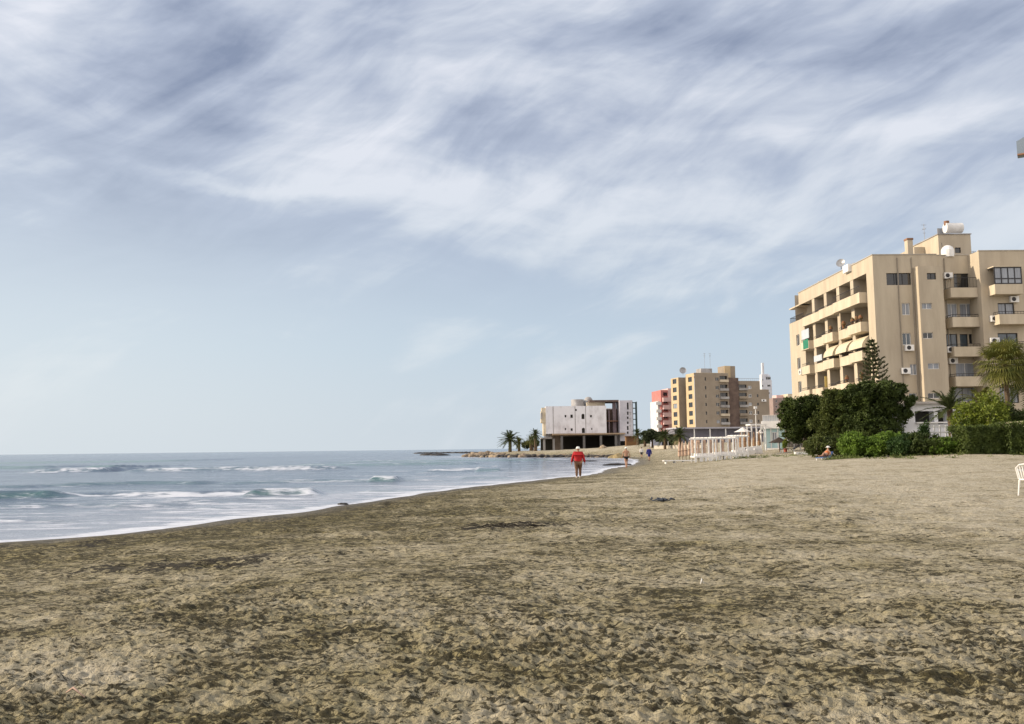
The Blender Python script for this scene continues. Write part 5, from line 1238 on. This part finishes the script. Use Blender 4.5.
def person(px, D, hgt, rz, label, top, bottom, hat=None, stride=.22, stocky=1.0, shorts=False, dz=0):
    p = gpos(px, D); root = empty('person', (p[0], p[1], p[2]-.01+dz), rz, label, 'person'); k = hgt/1.75
    f = stride; AW = 1+.22*(stocky-1)
    J = {}
    pts_ = []; rad = []; ed = []
    def add(n_, c_, r_, par=None):
        J[n_] = len(pts_); pts_.append(tuple(Vector(c_)*k)); rad.append(tuple(q_*k for q_ in r_) if isinstance(r_, tuple) else r_*k)
        if par: ed.append((J[par], J[n_]))
    add('pelvis', (0, 0, .96), (.16*stocky, .12*stocky)); add('waist', (0, 0, 1.10), (.135*stocky, .105*stocky), 'pelvis'); add('chest', (0, 0, 1.30), (.165*stocky, .12*stocky), 'waist'); add('upper', (0, .0, 1.42), (.12, .09), 'chest')
    add('neck', (0, 0, 1.50), .052, 'upper'); add('jaw', (0, .015, 1.56), (.062, .07), 'neck'); add('head', (0, .01, 1.65), (.078, .095), 'jaw'); add('crown', (0, 0, 1.715), (.055, .065), 'head'); add('nose', (0, .115, 1.625), .012, 'head')
    add('ear_l', (-.085, 0, 1.63), .012, 'head'); add('ear_r', (.085, 0, 1.63), .012, 'head')
    for s_, nm in ((-1, 'l'), (1, 'r')):
        sw = s_*f
        add('hip'+nm, (s_*.09, 0, .90), .095*stocky, 'pelvis'); add('thigh'+nm, (s_*.10, sw*.25, .70), .085*stocky, 'hip'+nm); add('knee'+nm, (s_*.10, sw*.55+.02, .50), .058, 'thigh'+nm)
        add('calf'+nm, (s_*.10, sw*.7-.02, .33), .055, 'knee'+nm); add('ankle'+nm, (s_*.10, sw-.02, .09), .036, 'calf'+nm); add('foot'+nm, (s_*.105, sw+.06, .045), (.042, .03), 'ankle'+nm); add('toe'+nm, (s_*.11, sw+.15, .028), (.04, .02), 'foot'+nm)
        aw = -s_*f*.5
        add('sh'+nm, (s_*.19*AW, 0, 1.41), .062, 'upper'); add('ua'+nm, (s_*.235*AW*AW, aw*.25, 1.28), .050, 'sh'+nm); add('el'+nm, (s_*.265*AW*AW, aw*.5-.01, 1.12), .040, 'ua'+nm)
        add('fa'+nm, (s_*.285*AW*AW*AW, aw*.8+.02, .99), .036, 'el'+nm); add('wr'+nm, (s_*.30*AW**3, aw+.05, .87), .024, 'fa'+nm); add('palm'+nm, (s_*.305*AW**3, aw+.06, .80), (.024, .036), 'wr'+nm)
        for q_, (dy, ln) in enumerate(((-.03, .065), (-.01, .078), (.01, .075), (.03, .06))):
            add('f%d%s' % (q_, nm), (s_*.305*AW**3, aw+.06+dy, .755), .009, 'palm'+nm); add('g%d%s' % (q_, nm), (s_*.295*AW**3, aw+.062+dy, .755-ln), .008, 'f%d%s' % (q_, nm))
        add('th'+nm, (s_*.295*AW**3, aw+.10, .80), .010, 'palm'+nm); add('tt'+nm, (s_*.288*AW**3, aw+.115, .76), .009, 'th'+nm)
    skinmesh('body', pts_, ed, rad, skin, root)
    def sub(names, links, scale, m, name, extra=0.0):
        ii = {n_: i for i, n_ in enumerate(names)}; vs_ = [pts_[J[n_]] for n_ in names]
        rr = [tuple(a*scale+extra for a in (rad[J[n_]] if isinstance(rad[J[n_]], tuple) else (rad[J[n_]],)*2)) for n_ in names]
        if name in ('jacket', 'shirt'):
            vs_.append((0, 0, .83*k)); rr.append((.205*stocky*k, .155*stocky*k)); ii['hem'] = len(vs_)-1; links = links+[('pelvis', 'hem')]
        return skinmesh(name, vs_, [(ii[a], ii[b_]) for a, b_ in links], rr, m, root)
    if top:
        nm_ = ['waist', 'pelvis', 'chest', 'upper', 'neck']+[a+b_ for b_ in 'lr' for a in ('sh', 'ua', 'el', 'fa', 'wr')]
        lk = [('pelvis', 'waist'), ('waist', 'chest'), ('chest', 'upper'), ('upper', 'neck')]+[x_ for b_ in 'lr' for x_ in (('upper', 'sh'+b_), ('sh'+b_, 'ua'+b_), ('ua'+b_, 'el'+b_), ('el'+b_, 'fa'+b_), ('fa'+b_, 'wr'+b_))]
        sub(nm_, lk, 1.14, top[0], top[1], .034)
    legs = ('hip', 'thigh', 'knee') if shorts else ('hip', 'thigh', 'knee', 'calf', 'ankle')
    if shorts == 'trunks': legs = ('hip', 'thigh')
    nm_ = ['pelvis']+[a+b_ for b_ in 'lr' for a in legs]; lk = [x_ for b_ in 'lr' for x_ in [('pelvis', 'hip'+b_)]+[(legs[i]+b_, legs[i+1]+b_) for i in range(len(legs)-1)]]
    sub(nm_, lk, 1.04, bottom[0], bottom[1], .016 if shorts else .028)
    if hat:
        if hat[1] == 'hair': MB().lathe([(.09*k, 0), (.098*k, .05*k), (.085*k, .1*k), (.04*k, .135*k), (.005, .14*k)], (0, -.012*k, 1.625*k), 14).build('hair', hat[0], root, smooth=True)
        else:
            MB().lathe([(.15*k, 0), (.155*k, .01*k), (.105*k, .02*k), (.10*k, .08*k), (.075*k, .115*k), (.005, .125*k)], (0, 0, 1.66*k), 16).build('hat', hat[0], root, smooth=True)
    if not (shorts == 'trunks'):
        for s_ in (-1, 1): MB().lathe([(.052, -.01), (.056, .03), (.045, .07), (.02, .085)], (s_*.105*k, s_*f+.05, .012), 12, .95, 2.1).build('shoe', mat('pale_shoe', (.5, .45, .4), .7) if hat and hat[1] == 'hat' else dark, root, smooth=True)
    return root
# walkers face away from the viewer (+Y), so the nose points to +Y
person(578, 51.5, 1.74, R(-4), 'stout person in red jacket, brown trousers and white hat walking along the waterline', (mat('red_jacket', (.42, .014, .018), .75, (.30, .01, .013), 5), 'jacket'), (mat('brown_trousers', (.16, .09, .055), .85), 'trousers'), (mat('white_hat', (.78, .8, .78), .8), 'hat'), .16, 1.35, dz=.0)
person(626, 77.5, 1.74, R(10), 'shirtless walker in black swimming trunks and white cap, beyond the red jacket', None, (mat('black_trunks', (.012, .012, .014), .7), 'swim_trunks'), (mat('white_hat', (.78, .8, .78), .8), 'hat'), .2, 1.15, 'trunks')
person(649, 112, 1.68, R(15), 'far walker in deep blue clothes on the sand left of the palms', (mat('blue_clothes', (.03, .035, .22), .8), 'shirt'), (mat('blue_clothes', (.03, .035, .22), .8), 'shorts'), (mat('grey_hair', (.3, .29, .28), .8), 'hair'), .15, 1.15, True)
person(641.5, 140, 1.62, R(5), 'farthest walker in white shirt and dark shorts left of the one in blue', (whitef, 'shirt'), (mat('dark_shorts', (.04, .04, .05), .8), 'shorts'), (hair, 'hair'), .12, 1.0, True)
# reclining sunbather on a blue lounger
lg = lounger(824, 62.5, 'low blue beach lounger in front of the feathery shrubs', mat('blue_canvas', (.12, .2, .42), .8), R(52))
lg.location.z -= .17; p = lg.location; root = empty('person', (p.x, p.y, p.z), R(52), 'sunbather in orange top and white hat reclining on the blue lounger', 'person')
pts_ = [(.28, 0, .44), (.50, 0, .58), (.72, 0, .75), (.80, 0, .86), (.84, 0, .98), (-.05, -.1, .52), (-.40, -.1, .62), (-.78, -.1, .42), (-.84, -.1, .50), (-.05, .1, .44), (-.45, .1, .42), (-.82, .1, .41), (-.88, .1, .49), (.66, -.2, .66), (.42, -.26, .52), (.2, -.22, .48), (.66, .2, .66), (.42, .26, .52), (.2, .22, .48)]
ed = [(0, 1), (1, 2), (2, 3), (3, 4), (0, 5), (5, 6), (6, 7), (7, 8), (0, 9), (9, 10), (10, 11), (11, 12), (2, 13), (13, 14), (14, 15), (2, 16), (16, 17), (17, 18)]
rd = [.14, .13, .13, .05, .09, .085, .06, .035, .03, .085, .06, .035, .03, .05, .04, .025, .05, .04, .025]
skinmesh('body', pts_, ed, rd, skin, root); skinmesh('top', pts_[:3], [(0, 1), (1, 2)], [.155, .15, .14], mat('orange_cloth', (.55, .16, .05), .8), root)
MB().lathe([(.19, 0), (.19, .012), (.11, .02), (.1, .09), (.01, .12)], (.85, 0, 1.0), 14).build('hat', whitef, root)
print('objects', len(bpy.data.objects))
